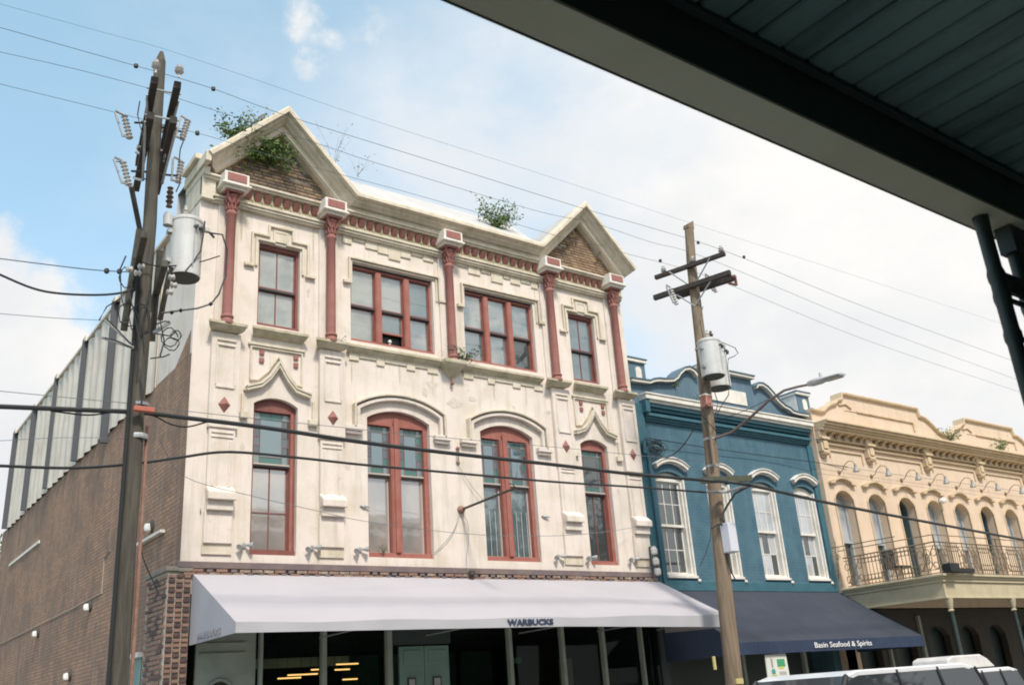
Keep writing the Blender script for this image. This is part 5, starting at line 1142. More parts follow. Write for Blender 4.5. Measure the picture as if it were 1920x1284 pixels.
for (cx, cy, rx, ry) in ((318, 632, 16, 18), (322, 645, 14, 12), (330, 628, 10, 9), (240, 590, 18, 22), (237, 520, 14, 20), (262, 600, 20, 30)):
    b.tube([at(cx + rx * math.cos(t * 0.62 + rnd.random() * 0.3), cy + ry * math.sin(t * 0.62 + rnd.random() * 0.3), PY - 0.15 + 0.04 * math.sin(t)) for t in range(11)], 0.010, 4)
for pts in (((196, 633), (222, 640), (248, 652)), ((200, 598), (220, 618), (246, 645)), ((286, 610), (310, 602), (318, 605)), ((290, 625), (320, 630), (330, 622)), ((282, 672), (306, 669), (318, 664)), ((236, 480), (225, 505), (228, 560), (240, 600)),
            ((250, 485), (275, 495), (300, 500), (330, 498), (380, 490), (412, 480)), ((186, 600), (200, 575), (225, 560)), ((262, 690), (268, 740), (262, 770)), ((300, 600), (308, 640), (300, 668)), ((280, 545), (268, 600), (272, 650)), ((240, 540), (250, 580), (262, 640), (258, 700))):
    b.tube([at(a, c, PY - 0.18) for a, c in pts], 0.011, 4)
b.build('loose_wiring', CABLE, P1)
for p_, q_, r in (((190, 632), (250, 652), 0.022), ((196, 600), (246, 645), 0.015), ((288, 625), (318, 604), 0.03)): MB().tube([at(*p_, PY - 0.1), at(*q_, PY - 0.1)], r, 6).build('standoff_arm', GALV, P1)

def transformer(label, px, pt, pb, R, Y, group, side=1, bush=1):
    """can with lid, base rim, bushings, hanger"""
    ct, cb = at(*pt, Y), at(*pb, Y)
    c = Vector((cb.x, Y, cb.z)); H = ct.z - cb.z
    t = thing('pole_transformer', label, 'transformer', c, group)
    MB().lathe(c, [(R * 0.99, 0.0), (R * 1.0, 0.02), (R, 0.05), (R, H - 0.03), (R * 1.04, H - 0.02), (R * 1.04, H + 0.02), (R * 0.9, H + 0.05), (0.02, H + 0.09)], 24).build('tank', TRANS, t, smooth=True)
    MB().lathe(c, [(R * 0.93, -0.015), (R * 0.94, -0.002)], 24).build('underside_shade', TRANSB, t)
    for k in range(bush):
        p = c + Vector((0.02 + 0.12 * k - R * 0.3, -0.05, H + 0.06))
        MB().lathe(p, [(0.045, 0), (0.03, 0.03), (0.06, 0.06), (0.03, 0.09), (0.055, 0.12), (0.025, 0.15), (0.03, 0.2), (0, 0.22)], 10).build('bushing', PORCB if k else PORC, t, smooth=True)
    b = MB(); sgn = -1 if px > 0 else 1
    for zz in (0.25 * H, 0.78 * H): b.box(c.x - R * 1.25, c.x - R * 0.8, c.y - 0.05, c.y + 0.05, c.z + zz - 0.03, c.z + zz + 0.03)
    b.build('hanger_bracket', GALV, t)
    b = MB(); s = R * 0.78
    for k in (-0.35, 0.0, 0.35): b.lathe(c + Vector((R * math.sin(0.6 + k), -R * math.cos(0.6 + k), H * 0.84)), [(0.035, 0), (0.025, 0.06), (0.0, 0.07)], 8, (math.sin(0.6 + k), -math.cos(0.6 + k), 0))
    b.build('terminals', mat('terminal_dark', (0.10, 0.10, 0.10), 0.4), t, smooth=True)
    b = MB(); b.tube([c + Vector((R * 0.2, -R * 1.02, H)), c + Vector((R * 0.2, -R * 1.02, 0.1))], 0.008, 4); b.build('ground_strap', GALV, t)
    return t, c, H
T1, tc1, th1 = transformer('grey can transformer hung high on the dark left pole', 1, (347, 418), (345, 521), 0.235, PY - 0.02, 'pole transformers', bush=1)
T2, tc2, th2 = transformer('grey transformer can nearest the light right pole, the higher of two', 1, (1340, 645), (1338, 706), 0.25, PY - 0.42, 'pole transformers', bush=2)
T3, tc3, th3 = transformer('grey transformer can hanging lower behind the other on the right pole', 1, (1352, 655), (1349, 728), 0.27, PY + 0.10, 'pole transformers', bush=1)
b = MB(); b.tube([at(a, c, PY - 0.2) for a, c in ((395, 437), (417, 440), (426, 468), (423, 518), (410, 552), (395, 570), (370, 578), (339, 582), (301, 587))], 0.014, 5)
b.tube([at(a, c, PY - 0.25) for a, c in ((384, 415), (381, 440), (376, 470), (362, 492), (348, 508))], 0.014, 5); b.tube([at(a, c, PY - 0.2) for a, c in ((380, 425), (395, 438), (402, 446))], 0.02, 5)
for a, c in ((395, 570), (339, 582), (322, 586)): b.lathe(at(a, c, PY - 0.2), [(0.0, -0.04), (0.035, 0), (0, 0.04)], 8)
tag(b.build('transformer_lead', CABLE), 'black looping lead from the left transformer back to the dark pole', 'cable')
b = MB(); b.box(3.86, 3.9, PY - 0.28, PY - 0.22, 8.6, 8.78)
MB().lathe(at(388, 432, PY - 0.2), [(0.0, -0.05), (0.045, -0.03), (0.045, 0.03), (0, 0.05)], 8).build('side_insulator', PORC, T1, smooth=True)
MB().lathe(at(317, 388, PY - 0.05), [(0.05, 0), (0.03, 0.05), (0.06, 0.09), (0.03, 0.13), (0.06, 0.17), (0.03, 0.21), (0.055, 0.25), (0.03, 0.30), (0.05, 0.33), (0, 0.36)], 10).build('lightning_arrester', PORCB, T1, smooth=True)
MB().lathe(at(315, 412, PY - 0.05), [(0.07, -0.1), (0.075, 0.05), (0.05, 0.12), (0, 0.14)], 10).build('arrester_base', TRANS, T1, smooth=True)

P2 = thing('utility_pole', 'weathered light wooden utility pole with two crossarms in front of the blue building', 'utility pole', (14.86, PY, 0))
MB().tube(wobble((14.80, PY, -0.1), (15.60, PY, 11.72), 12, 0.015), 0.185, 12, 0.105).build('pole', WOOD, P2, smooth=True)
b = MB(); b.prism([(15.50, 11.70), (15.71, 11.70), (15.72, 11.93), (15.64, 11.86), (15.52, 11.80)], PY - 0.08, PY + 0.08); b.build('split_top', WOOD, P2)
a2 = -0.30; u2 = Vector((a2, 1, 0)).normalized(); v2 = Vector((1, -a2, 0)).normalized()
c1 = Vector((15.52, PY, 10.67)); c2 = Vector((15.50, PY, 10.16))
arm(P2, c1 - v2 * 0.15, 1.8, 0.10, 0.09, ARMW, u2, v2)
arm(P2, c2 - v2 * 0.17, 1.95, 0.12, 0.10, ARMW, u2, v2); arm(P2, c2 + v2 * 0.17 - u2 * 0.2, 1.5, 0.12, 0.10, ARMW, u2, v2)
b = MB()
for c, zz in ((c1, -0.55), (c2, -0.5)):
    for t in (-0.55, 0.5): b.tube([c - v2 * 0.2 + u2 * t, c - v2 * 0.13 + Vector((0, 0, zz))], 0.018, 5)
b.build('arm_braces', GALV, P2)
for t in (-0.82, -0.10, 0.66):
    insul(c1 - v2 * 0.15 + u2 * t + Vector((0, 0, 0.07)), PORC).build('pin_insulator', PORC, P2, smooth=True)
cutout(P2, 1263, 555, PY - 0.2, -0.35); cutout(P2, 1336, 533, PY - 0.2, -0.45)
b = MB(); b.band([(0, 0), (0.22, 0), (0.22, 0.16), (0, 0.16)], 0.03, -0.03, 0.03, 1)
bb = MB(); p0 = at(1366, 522, PY - 0.9)
bb.add([(p0.x + a, p0.y + yy, p0.z + zz - 0.1) for a, yy, zz in b.v], b.f); bb.build('steel_bracket', mat('rust_bracket', (0.16, 0.08, 0.06), 0.8), P2)
b = MB()
for pts in (((1318, 575), (1312, 600), (1320, 640), (1338, 636)), ((1350, 640), (1378, 652), (1384, 662), (1376, 668), (1366, 672), (1364, 690), (1368, 720), (1366, 740), (1350, 765), (1340, 790)), ((1340, 735), (1346, 755), (1342, 775)), ((1328, 700), (1316, 730), (1318, 765), (1328, 800)), ((1360, 655), (1352, 648), (1344, 640)),
            ((1310, 770), (1325, 790), (1336, 800), (1345, 812)), ((1322, 760), (1332, 756), (1330, 775), (1320, 790), (1328, 810))):
    b.tube([at(a, c, PY - 0.28) for a, c in pts], 0.010, 4)
b.build('jumper_wires', CABLE, P2)
MB().box(14.98, 15.18, PY - 0.28, PY - 0.12, 7.18, 7.42).build('rusty_box', mat('rust_box', (0.30, 0.09, 0.06), 0.8, (0.5, 0.4, 0.35), 20, 0.5), P2)
MB().box(14.97, 15.19, PY - 0.285, PY - 0.12, 7.42, 7.45).build('box_lid', WHITE, P2)
MB().tube([(15.17, PY - 0.16, 7.6), (15.06, PY - 0.17, 5.9)], 0.035, 6).build('pole_riser', mat('riser_wood', (0.22, 0.17, 0.12), 0.9), P2)
for z in (6.5, 5.9, 8.6): MB().lathe((14.80 + 0.82 * z / 12.1 + 0.005, PY, z), [(0.178 - z * 0.006, 0), (0.182 - z * 0.006, 0.05)], 14).build('steel_band', GALV, P2)
b = MB(); p = at(1322, 900, PY - 0.2); q = at(1400, 897, PY - 0.9); b.obox((p + q) / 2, ((q - p), Vector((q - p)).cross(Vector((0, 0, 1))), (0, 0, 1)), (q - p).length / 2 + 0.1, 0.05, 0.06); b.build('cable_arm', mat('mossy_arm', (0.11, 0.10, 0.07), 0.9, (0.07, 0.09, 0.04), 10, 0.8), P2)
b = MB(); b.tube([at(1326, 922, PY - 0.22), at(1362, 922, PY - 0.3), at(1408, 908, PY - 0.9)], 0.03, 6); b.build('white_sleeve', GALV, P2)
b = MB(); b.tube([at(1410, 908, PY - 0.9), at(1378, 925, PY - 0.5), at(1362, 950, PY - 0.3), at(1350, 975, PY - 0.2)], 0.022, 6); b.build('steel_stay', IRON, P2)
b = MB(); p = at(1368, 1005, PY - 0.25); b.box(p.x - 0.12, p.x + 0.12, PY - 0.36, PY - 0.12, p.z - 0.33, p.z + 0.27); b.build('white_box', mat('box_lilac', (0.62, 0.62, 0.68), 0.5), P2, bevel=0.02)
b = MB(); b.tube([at(a, c, PY - 0.2) for a, c in ((1356, 975), (1362, 990), (1363, 1040), (1368, 1065), (1378, 1085))], 0.014, 5); b.tube([at(a, c, PY - 0.2) for a, c in ((1334, 990), (1345, 983), (1358, 983))], 0.02, 6); b.tube([at(a, c, PY - 0.2) for a, c in ((1333, 985), (1332, 1010), (1322, 1040), (1312, 1062))], 0.008, 4); b.build('box_cable', CABLE, P2)
for px_, py_, w_, h_ in ((1339, 1242, 0.03, 0.12), (1386, 1276, 0.10, 0.05)):
    p = at(px_, py_, PY - 0.2); MB().box(p.x - w_, p.x + w_, PY - 0.22, PY - 0.19, p.z - h_, p.z + h_).build('small_tag', mat('tag_yellow', (0.5, 0.42, 0.18)), P2)

# street light on the right pole
b0 = at(1342, 821, PY - 0.12); tip = at(1512, 724, -4.9)
SL = thing('street_light', 'street light with curved arm and pale grey head on the right pole', 'street light', b0)
m1_ = b0.lerp(tip, 0.25) - Vector((0, 0, 0.10)); m2_ = b0.lerp(tip, 0.6) + Vector((0, 0, 0.02)); m3_ = b0.lerp(tip, 0.85) + Vector((0, 0, 0.07))
pts = [at(1342, 821, PY - 0.15), at(1372, 810, -3.3), at(1404, 785, -3.75), at(1440, 752, -4.25), at(1470, 732, -4.6), at(1495, 725, -4.8), at(1520, 720, -5.0)]
MB().tube(pts, 0.032, 8, 0.026).build('arm', mat('arm_rust_brown', (0.12, 0.085, 0.075), 0.6), SL, smooth=True)
MB().tube([at(1344, 790, PY - 0.1), at(1405, 766, -3.6), at(1468, 735, -4.55)], 0.008, 4).build('stay_wire', CABLE, SL)
hd = (at(1580, 703, -5.9) - at(1515, 722, -5.0)); L = hd.length; hd.normalize(); sd = hd.cross(Vector((0, 0, 1))).normalized(); upv = sd.cross(hd)
q = at(1515, 720, -5.0); b = MB()
rings = [(0.0, 0.045, 0.05), (0.12, 0.09, 0.075), (0.35, 0.11, 0.075), (L * 0.55, 0.13, 0.045), (L * 0.95, 0.13, 0.035), (L, 0.10, 0.02)]
o_ = len(b.v)
for t, w, h in rings:
    c = q + hd * t
    for k in range(10):
        an = 2 * PI * k / 10; b.v.append(tuple(c + sd * (w * math.cos(an)) + upv * (h * math.sin(an))))
for i in range(len(rings) - 1):
    for k in range(10): b.f.append((i * 10 + k, i * 10 + (k + 1) % 10, (i + 1) * 10 + (k + 1) % 10, (i + 1) * 10 + k))
b.f.append(tuple(range(9, -1, -1))); b.f.append(tuple(50 + k for k in range(10)))
b.build('lamp_head', SILVER, SL, smooth=True)
MB().lathe(q + hd * 0.36 + upv * 0.06, [(0.03, 0), (0.035, 0.02), (0.035, 0.09), (0.02, 0.11), (0, 0.11)], 10).build('photocell', SILVER, SL)
MB().obox(q + hd * (L * 0.72) - upv * 0.042, (hd, sd, upv), L * 0.22, 0.10, 0.004).build('lens', mat('led_lens', (0.30, 0.30, 0.30), 0.3), SL)

# ------------------------------------------------------------------ overhead wires
def smooth_pts(P_, k=5):
    outp = []
    for i in range(len(P_) - 1):
        p0, p1, p2, p3 = P_[max(i - 1, 0)], P_[i], P_[i + 1], P_[min(i + 2, len(P_) - 1)]
        for j in range(k):
            t = j / k
            outp.append(0.5 * ((2 * p1) + (p2 - p0) * t + (2 * p0 - 5 * p1 + 4 * p2 - p3) * t * t + (3 * p1 - p0 - 3 * p2 + p3) * t ** 3))
    return outp + [P_[-1]]
def wire(label, pts, r, m=CABLE, name='power_line', Y=PY, knobs=(), ext=None, seg=4):
    W_ = [at(p[0], p[1], p[2] if len(p) > 2 else Y) for p in pts]
    if ext:
        pass
    W_ = smooth_pts(W_)
    if ext and ext[0]: W_ = [W_[0] + (W_[0] - W_[1]).normalized() * ext[0]] + W_
    if ext and ext[1]: W_ = W_ + [W_[-1] + (W_[-1] - W_[-2]).normalized() * ext[1]]
    t = thing(name, label, 'wire', W_[0])
    MB().tube(W_, r, seg, cap=False).build('conductor', m, t)
    for a, c in knobs:
        MB().lathe(at(a, c, Y), [(0.0, -0.05), (0.035, -0.025), (0.035, 0.025), (0, 0.05)], 8).build('spacer_clamp', CABLE, t)
    return t
EXT = (12, 30)
wire('thin topmost wire running past both pole tops', [(0, 8), (211, 66), (300, 90), (480, 150), (700, 226), (1050, 338), (1288, 416), (1600, 516), (1900, 614)], 0.0032, WIREG, ext=EXT)
wire('upper power wire with three dark clamps crossing the sky above both gables', [(0, 52), (120, 86), (255, 124), (297, 136), (400, 167), (540, 218), (803, 300), (1093, 391), (1220, 427), (1368, 474), (1620, 575), (1890, 673)], 0.0062, WIREG, ext=EXT, knobs=((255, 124), (400, 167), (1309, 455), (1395, 482)))
wire('power wire dipping behind the left gable top to the middle insulator', [(0, 98), (150, 132), (300, 172), (340, 187), (454, 224), (627, 280), (706, 306), (1000, 394), (1111, 418), (1220, 454), (1331, 486), (1620, 606), (1886, 704)], 0.0055, WIREG, ext=EXT, knobs=())
wire('lowest power wire passing in front of the left gable brickwork', [(0, 158), (180, 202), (300, 232), (370, 250), (410, 261), (489, 286), (585, 313), (800, 371), (1057, 446), (1123, 460), (1172, 475), (1283, 504), (1373, 536), (1620, 636), (1865, 719)], 0.0052, WIREG, ext=EXT, knobs=((370, 250), (1238, 489)))
wire('thick black cable sagging across both facades', [(0, 762), (150, 768), (262, 773), (340, 782), (500, 802), (680, 829), (858, 851), (1040, 871), (1180, 888), (1320, 900, PY - 0.3), (1408, 910, PY - 0.9), (1600, 952, PY - 0.6), (1920, 1012)], 0.034, CABLE, 'telephone_cable', ext=(12, 25), seg=8)
wire('second black cable below the thick one, raised at the pilaster', [(0, 873), (140, 877), (262, 868), (340, 857), (430, 847), (560, 858), (680, 871), (858, 887), (1040, 903), (1180, 912), (1330, 923)], 0.020, CABLE, 'telephone_cable', ext=(12, 0), seg=6)
wire('slack loop of cable tied below the thick one by the dark pole', [(95, 770), (150, 777), (180, 777), (220, 771), (262, 774), (290, 780), (320, 795), (350, 800), (380, 793), (395, 788)], 0.013, CABLE, 'cable_loop')
wire('thin lashed wire above the thick cable across the white facade', [(0, 733), (156, 748), (250, 757), (355, 771), (474, 784), (561, 793), (640, 801), (811, 818), (1040, 838), (1193, 853), (1292, 862, -1.4), (1450, 878, -1.0), (1620, 898, -0.6), (1920, 940, -0.5)], 0.0055, WIREG, 'telephone_cable', ext=(12, 8))
wire('thin drop wire sagging low across the white facade', [(300, 826, PY), (346, 893, -2.6), (471, 929, -2.2), (598, 958, -1.8), (680, 976, -1.5), (811, 994, -1.2), (920, 1003, -1.0), (1040, 1004, -0.8), (1122, 998, -0.5), (1184, 989, -0.16)], 0.005, WIREG, 'drop_wire')
wire('faint wire at the far left below the clouds', [(0, 485), (120, 500), (186, 507), (243, 510)], 0.008, CABLE, 'power_line', ext=(12, 0), knobs=((200, 508), (224, 509)))
wire('black cable curving up from the left frame edge to the dark pole', [(0, 515), (60, 540), (110, 550), (180, 553), (228, 549), (270, 538)], 0.016, CABLE, 'telephone_cable', ext=(12, 0), seg=6)
wire('thin wire ending at the rack on the dark pole', [(0, 588), (100, 596), (180, 600), (246, 605)], 0.005, WIREG, 'power_line', ext=(12, 0))
wire('faint thin wire low at the far left', [(0, 826), (120, 820), (240, 822)], 0.004, WIREG, 'drop_wire', ext=(12, 0))
wire('black service cable drooping from the right pole to the blue wall corner', [(1306, 795, PY - 0.1), (1288, 825, -2.3), (1270, 846, -1.7), (1251, 857, -1.1), (1233, 855, -0.6), (1215, 839, 0.05)], 0.014, CABLE, 'drop_wire', seg=6)
wire('dark cable strung along the blue wall under its cornice', [(1217, 821, 0.05), (1320, 838, 0.08), (1433, 854, 0.10), (1526, 866, 0.02), (1590, 875, -0.06)], 0.012, CABLE, 'drop_wire')
wire('wire strung along the tan wall over the gooseneck lamps', [(1540, 868, -0.1), (1650, 885, -0.12), (1800, 905, -0.12), (1920, 922, -0.12)], 0.008, WIREG, 'drop_wire', ext=(0, 4))

# cable bundle at the blue corner
CB = thing('cable_bundle', 'tangle of black cables on the upper left corner of the blue wall', 'cables', at(1215, 835, 0.05))
b = MB(); rnd = random.Random(3)
for k in range(12):
    cx, cy = 1222 + rnd.uniform(-6, 14), 836 + rnd.uniform(-6, 10); rx, ry = rnd.uniform(6, 20), rnd.uniform(5, 13)
    b.tube([at(cx + rx * math.cos(t * 0.7 + k) + ry * 0.4 * math.sin(t * 0.7), cy + ry * math.sin(t * 0.7 + k) + rx * 0.3 * math.cos(t * 0.7 + k), 0.06 - 0.03 * rnd.random()) for t in range(8)], 0.010, 4)
b.build('cable_coils', CABLE, CB); MB().tube([at(1207, 826, 0.02), at(1209, 850, 0.02)], 0.05, 8).build('weather_head', BLUET, CB, smooth=True)
# meter cluster at the corner between the buildings
MC = thing('insulator_stack', 'white porcelain fittings on the joint between the white and blue buildings', 'fittings', (15.95, -0.12, 4.1))
b = MB()
for z in (4.05, 4.28, 4.52): b.lathe((15.92 + (4.6 - z) * 0.08, -0.14, z), [(0.05, 0), (0.08, 0.03), (0.085, 0.13), (0.05, 0.17), (0.055, 0.2)], 12)
b.build('porcelain_bodies', WHITE, MC, smooth=True)
MB().tube([(15.84, -0.10, 4.72), (15.82, -0.10, 4.0)], 0.02, 6).tube([(16.02, -0.10, 4.72), (16.04, -0.1, 3.9)], 0.012, 5).tube([(15.9, -0.16, 4.26), (15.96, -0.2, 4.24)], 0.03, 6).tube([(15.9, -0.16, 4.5), (15.96, -0.2, 4.5)], 0.03, 6).build('dark_straps', IRON, MC)

# wall rod projecting from the white building
r0 = Vector((10.66, 0, 5.31)); r1 = atx(967, 914, 10.66)
RD = thing('projecting_rod', 'dark iron rod projecting from the white wall between the arched windows', 'rod', r0)
MB().tube([r0, r1], 0.026, 8).build('rod', IRON, RD); MB().lathe(r0, [(0.09, -0.0), (0.085, 0.03), (0.05, 0.10), (0, 0.11)], 10, (0, -1, 0)).build('rusty_plate', RUST, RD)
MB().tube([r1 + Vector((0, 0, 0)), r1 + Vector((-0.08, -0.02, 0.05)), r1 + Vector((-0.16, 0, 0.07))], 0.012, 5).build('end_hook', IRON, RD)
wire('thin grey wire hanging from the rod plate down to the arched window sill', [(861, 962, -0.05), (855, 985, -0.05), (840, 1010, -0.05), (815, 1036, -0.03)], 0.006, WIREG, 'hanging_wire')
wire('thin grey wire hanging from the rod plate down to the brick ledge', [(864, 960, -0.06), (876, 978, -0.06), (879, 1010, -0.05), (875, 1045, -0.05), (878, 1075, -0.14)], 0.006, WIREG, 'hanging_wire')
wire('pale stay wire running from the rusty hook down to the second arched window', [(858, 843, -0.04), (858, 868, -0.05), (880, 905, -0.06), (905, 936, -0.08)], 0.006, WIREG, 'hanging_wire')
tag(MB().lathe((10.65, -0.02, 6.60), [(0, -0.05), (0.04, -0.03), (0.05, 0.0), (0.03, 0.04), (0, 0.05)], 8, (0, -1, 0)).lathe((10.64, -0.02, 6.30), [(0, -0.04), (0.05, 0.0), (0, 0.04)], 8, (0, -1, 0)).tube([(10.65, -0.04, 6.6), (10.64, -0.04, 6.3)], 0.012, 5).build('rusty_hook', RUST), 'rusty iron hook on the white wall between the two arched hoods', 'hook')
tag(MB().lathe((10.75, -0.16, 4.02), [(0.0, -0.06), (0.07, -0.04), (0.07, 0.04), (0, 0.06)], 10).build('cable_clamp', IRON), 'dark clamp on the flashing where the hanging wire ends', 'clamp')

# small floodlights along the foot of the white facade
def flood(x, z, lab):
    t = thing('small_floodlight', lab, 'lamp', (x, -0.05, z), 'small grey floodlights on the white facade')
    MB().lathe((x, 0, z), [(0.045, 0), (0.045, 0.03), (0, 0.03)], 10, (0, -1, 0)).build('base_plate', GALV, t)
    for s in (-1, 1):
        MB().lathe((x + s * 0.03, -0.06, z), [(0.02, 0), (0.028, 0.03), (0.05, 0.10), (0.055, 0.12), (0, 0.11)], 10, (s * 0.8, -0.5, -0.25 + 0.2 * s)).build('lamp_head', GALV, t, smooth=True)
for x, lab in ((6.08, 'small twin floodlight left of the leftmost arched window sill'), (7.36, 'small twin floodlight between the leftmost arched window and the second pilaster'), (8.33, 'small twin floodlight left of the first wide arched window sill'),
               (13.12, 'small twin floodlight right of the second wide arched window sill'), (14.02, 'small twin floodlight left of the rightmost arched window sill'), (15.30, 'small twin floodlight by the rightmost pilaster foot')): flood(x, 4.43, lab)
for px_, py_, lab in ((683, 949, 'small metal stud left of the first wide arched window'), (1022, 968, 'small metal stud right of the second wide arched window')):
    p = at(px_, py_, -0.03); tag(MB().tube([p + Vector((-0.08, 0.02, 0.01)), p + Vector((0.1, -0.02, -0.01))], 0.018, 6).lathe(p, [(0.0, -0.03), (0.04, 0), (0, 0.03)], 8, (0, 1, 0)).build('wall_stud', GALV), lab, 'stud')

# lamps and strips on the brick flank
def jar(px, py, lab):
    p = atx(px, py, 4.85)
    t = thing('jar_lamp', lab, 'wall lamp', p, 'white globe lamps on the brick flank')
    MB().lathe((5.03, p.y, p.z + 0.02), [(0.13, 0), (0.13, 0.03), (0.06, 0.10), (0, 0.11)], 12, (-1, 0, 0)).build('back_plate', IRON, t)
    MB().lathe((p.x + 0.07, p.y, p.z - 0.05), [(0.0, -0.03), (0.06, -0.01), (0.075, 0.05), (0.06, 0.11), (0, 0.13)], 12).build('globe', GLOBE, t, smooth=True)
jar(156, 1138, 'white globe lamp on the brick wall just left of the dark pole'); jar(60, 1188, 'white globe lamp at the far left of the brick wall'); jar(118, 1268, 'pale lamp lowest on the brick wall at the frame bottom'); jar(270, 988, 'white globe lamp on the brick wall right of the dark pole')
FB = thing('wall_conduit', 'thin conduit line running along the brick flank between the globe lamps', 'conduit', (5.0, 10, 4.2))
MB().tube([(5.0, 16.6, 4.19), (5.0, 7.2, 4.21), (5.0, 5.0, 4.24), (5.0, 5.03, 4.95), (5.0, 4.6, 5.05)], 0.016, 5).build('pipe', mat('conduit_grey', (0.32, 0.27, 0.22), 0.7), FB)
tag(MB().box(4.97, 5.02, 12.2, 16.5, 6.46, 6.54).build('white_strip', WHITE), 'long white strip high on the far brick wall left of the pole', 'strip')
tag(MB().box(4.92, 5.02, 0.95, 2.4, 4.78, 4.83).build('white_strip', WHITE), 'short white strip on the brick wall right of the dark pole', 'strip')
wire('dark cable hanging down the brick corner below the short white strip', [(263, 1023, 0), (270, 1050, 0), (285, 1085, 0), (297, 1112, 0)], 0.012, CABLE, 'hanging_wire')
for o in bpy.data.objects:
    pass

# ------------------------------------------------------------------ plants
def leafy(label, cat, base, sprigs, size, m, name='wild_plant', spread=0.4, height=0.6, nleaf=26, droop=0.0, up=Vector((0, -0.15, 1)), seed=1, stemr=0.008, group=None, clump=0.35):
    rnd = random.Random(seed)
    t = thing(name, label, cat, base, group)
    st = MB(); lf = MB(); base = Vector(base)
    for i in range(sprigs):
        an = 2 * PI * rnd.random(); d = Vector((math.cos(an) * spread, math.sin(an) * spread * 0.5, 0)); h = height * rnd.uniform(0.55, 1.05)
        p1 = base + d * 0.35 + up.normalized() * h * 0.5; p2 = base + d * rnd.uniform(0.7, 1.15) + up.normalized() * h - Vector((0, 0, droop * rnd.random()))
        st.tube([base, p1, p2], stemr, 4, stemr * 0.4)
        for k in range(nleaf):
            s = rnd.random() ** 0.6; c = base.lerp(p1, s * 2) if s < 0.5 else p1.lerp(p2, s * 2 - 1)
            c = c + Vector((rnd.gauss(0, 1), rnd.gauss(0, 0.7), rnd.gauss(0, 0.8))) * size * clump * 3 * (0.4 + s)
            a = Vector((rnd.gauss(0, 1), rnd.gauss(0, 1), rnd.gauss(0, 0.7))).normalized(); bb_ = a.orthogonal().normalized().lerp(a.cross(a.orthogonal()).normalized(), rnd.random()).normalized()
            L_ = size * rnd.uniform(0.45, 1.35); w_ = L_ * rnd.uniform(0.35, 0.55)
            lf.add([c - a * L_ * 0.5, c + bb_ * w_ * 0.5, c + a * L_ * 0.5 + Vector((0, 0, -0.15 * L_)), c - bb_ * w_ * 0.5], [(0, 1, 2, 3)])
    st.build('stem', STEM, t); lf.build('foliage', m, t)
    return t
leafy('green shrub growing on the outer left slope of the left gable', 'shrub', (5.55, -0.25, 12.30), 12, 0.075, LEAF, spread=0.38, height=0.58, nleaf=80, seed=2)
leafy('sparser yellowish shrub beside the green one on the left gable slope', 'shrub', (5.95, -0.2, 12.72), 7, 0.075, LEAFY, spread=0.28, height=0.5, nleaf=30, seed=3)
leafy('dense green creeper hanging inside the brick triangle of the left gable', 'creeper', (6.15, -0.06, 12.28), 22, 0.085, LEAF, spread=0.72, height=0.25, nleaf=64, droop=0.6, seed=4, name='creeper')
leafy('bright green ivy tuft near the apex inside the left gable', 'creeper', (6.45, -0.16, 12.50), 12, 0.09, LEAF, spread=0.40, height=0.22, nleaf=50, droop=0.35, seed=5, name='creeper')
leafy('faint dry weeds behind the right slope of the left gable', 'weeds', (8.15, 0.7, 13.05), 8, 0.05, LEAFP, spread=0.55, height=0.95, nleaf=9, seed=6, clump=0.6, stemr=0.004)
leafy('thin dry weed further right behind the left gable slope', 'weeds', (8.75, 0.7, 13.0), 5, 0.05, LEAFP, spread=0.35, height=0.65, nleaf=9, seed=16, clump=0.6, stemr=0.004)
leafy('small leafy tree sprouting on the roof left of the right gable', 'small tree', (12.28, 0.25, 12.3), 15, 0.08, LEAF, spread=0.50, height=0.80, nleaf=80, seed=7, name='small_tree', clump=0.45)
leafy('fern sprouting beside the foot of the middle red column', 'fern', (10.85, -0.15, 8.50), 10, 0.06, LEAFD, spread=0.42, height=0.42, nleaf=34, seed=8, name='fern', clump=0.25)
leafy('tiny weed at the foot of the second red column', 'weed', (7.88, -0.1, 8.46), 4, 0.035, LEAFD, spread=0.14, height=0.2, nleaf=12, seed=9)
leafy('tiny weed on the sill of the first wide arched window', 'weed', (8.86, 0.02, 4.39), 4, 0.035, LEAFD, spread=0.13, height=0.14, nleaf=14, seed=10)
leafy('weed sprouting on the white band left of the right pole', 'weed', (18.4, -0.1, 8.60), 6, 0.06, LEAF, spread=0.3, height=0.35, nleaf=18, seed=11)
leafy('small weed growing on the blue curved parapet', 'weed', (17.75, 0.12, 9.0), 4, 0.05, LEAF, spread=0.15, height=0.2, nleaf=14, seed=12)
leafy('tall straggly weed beside the rightmost blue building window', 'weed', (22.98, -0.05, 3.98), 6, 0.05, LEAFY, spread=0.10, height=1.35, nleaf=26, seed=13, clump=0.3)
leafy('round green tuft on the tan parapet dip', 'tuft', (30.2, -0.35, 8.62), 9, 0.08, LEAF, spread=0.45, height=0.38, nleaf=30, seed=14, name='grass_tuft')
leafy('green tuft on the tan cornice below the second parapet', 'tuft', (33.5, -0.35, 8.62), 9, 0.08, LEAF, spread=0.38, height=0.42, nleaf=30, seed=15, name='grass_tuft')

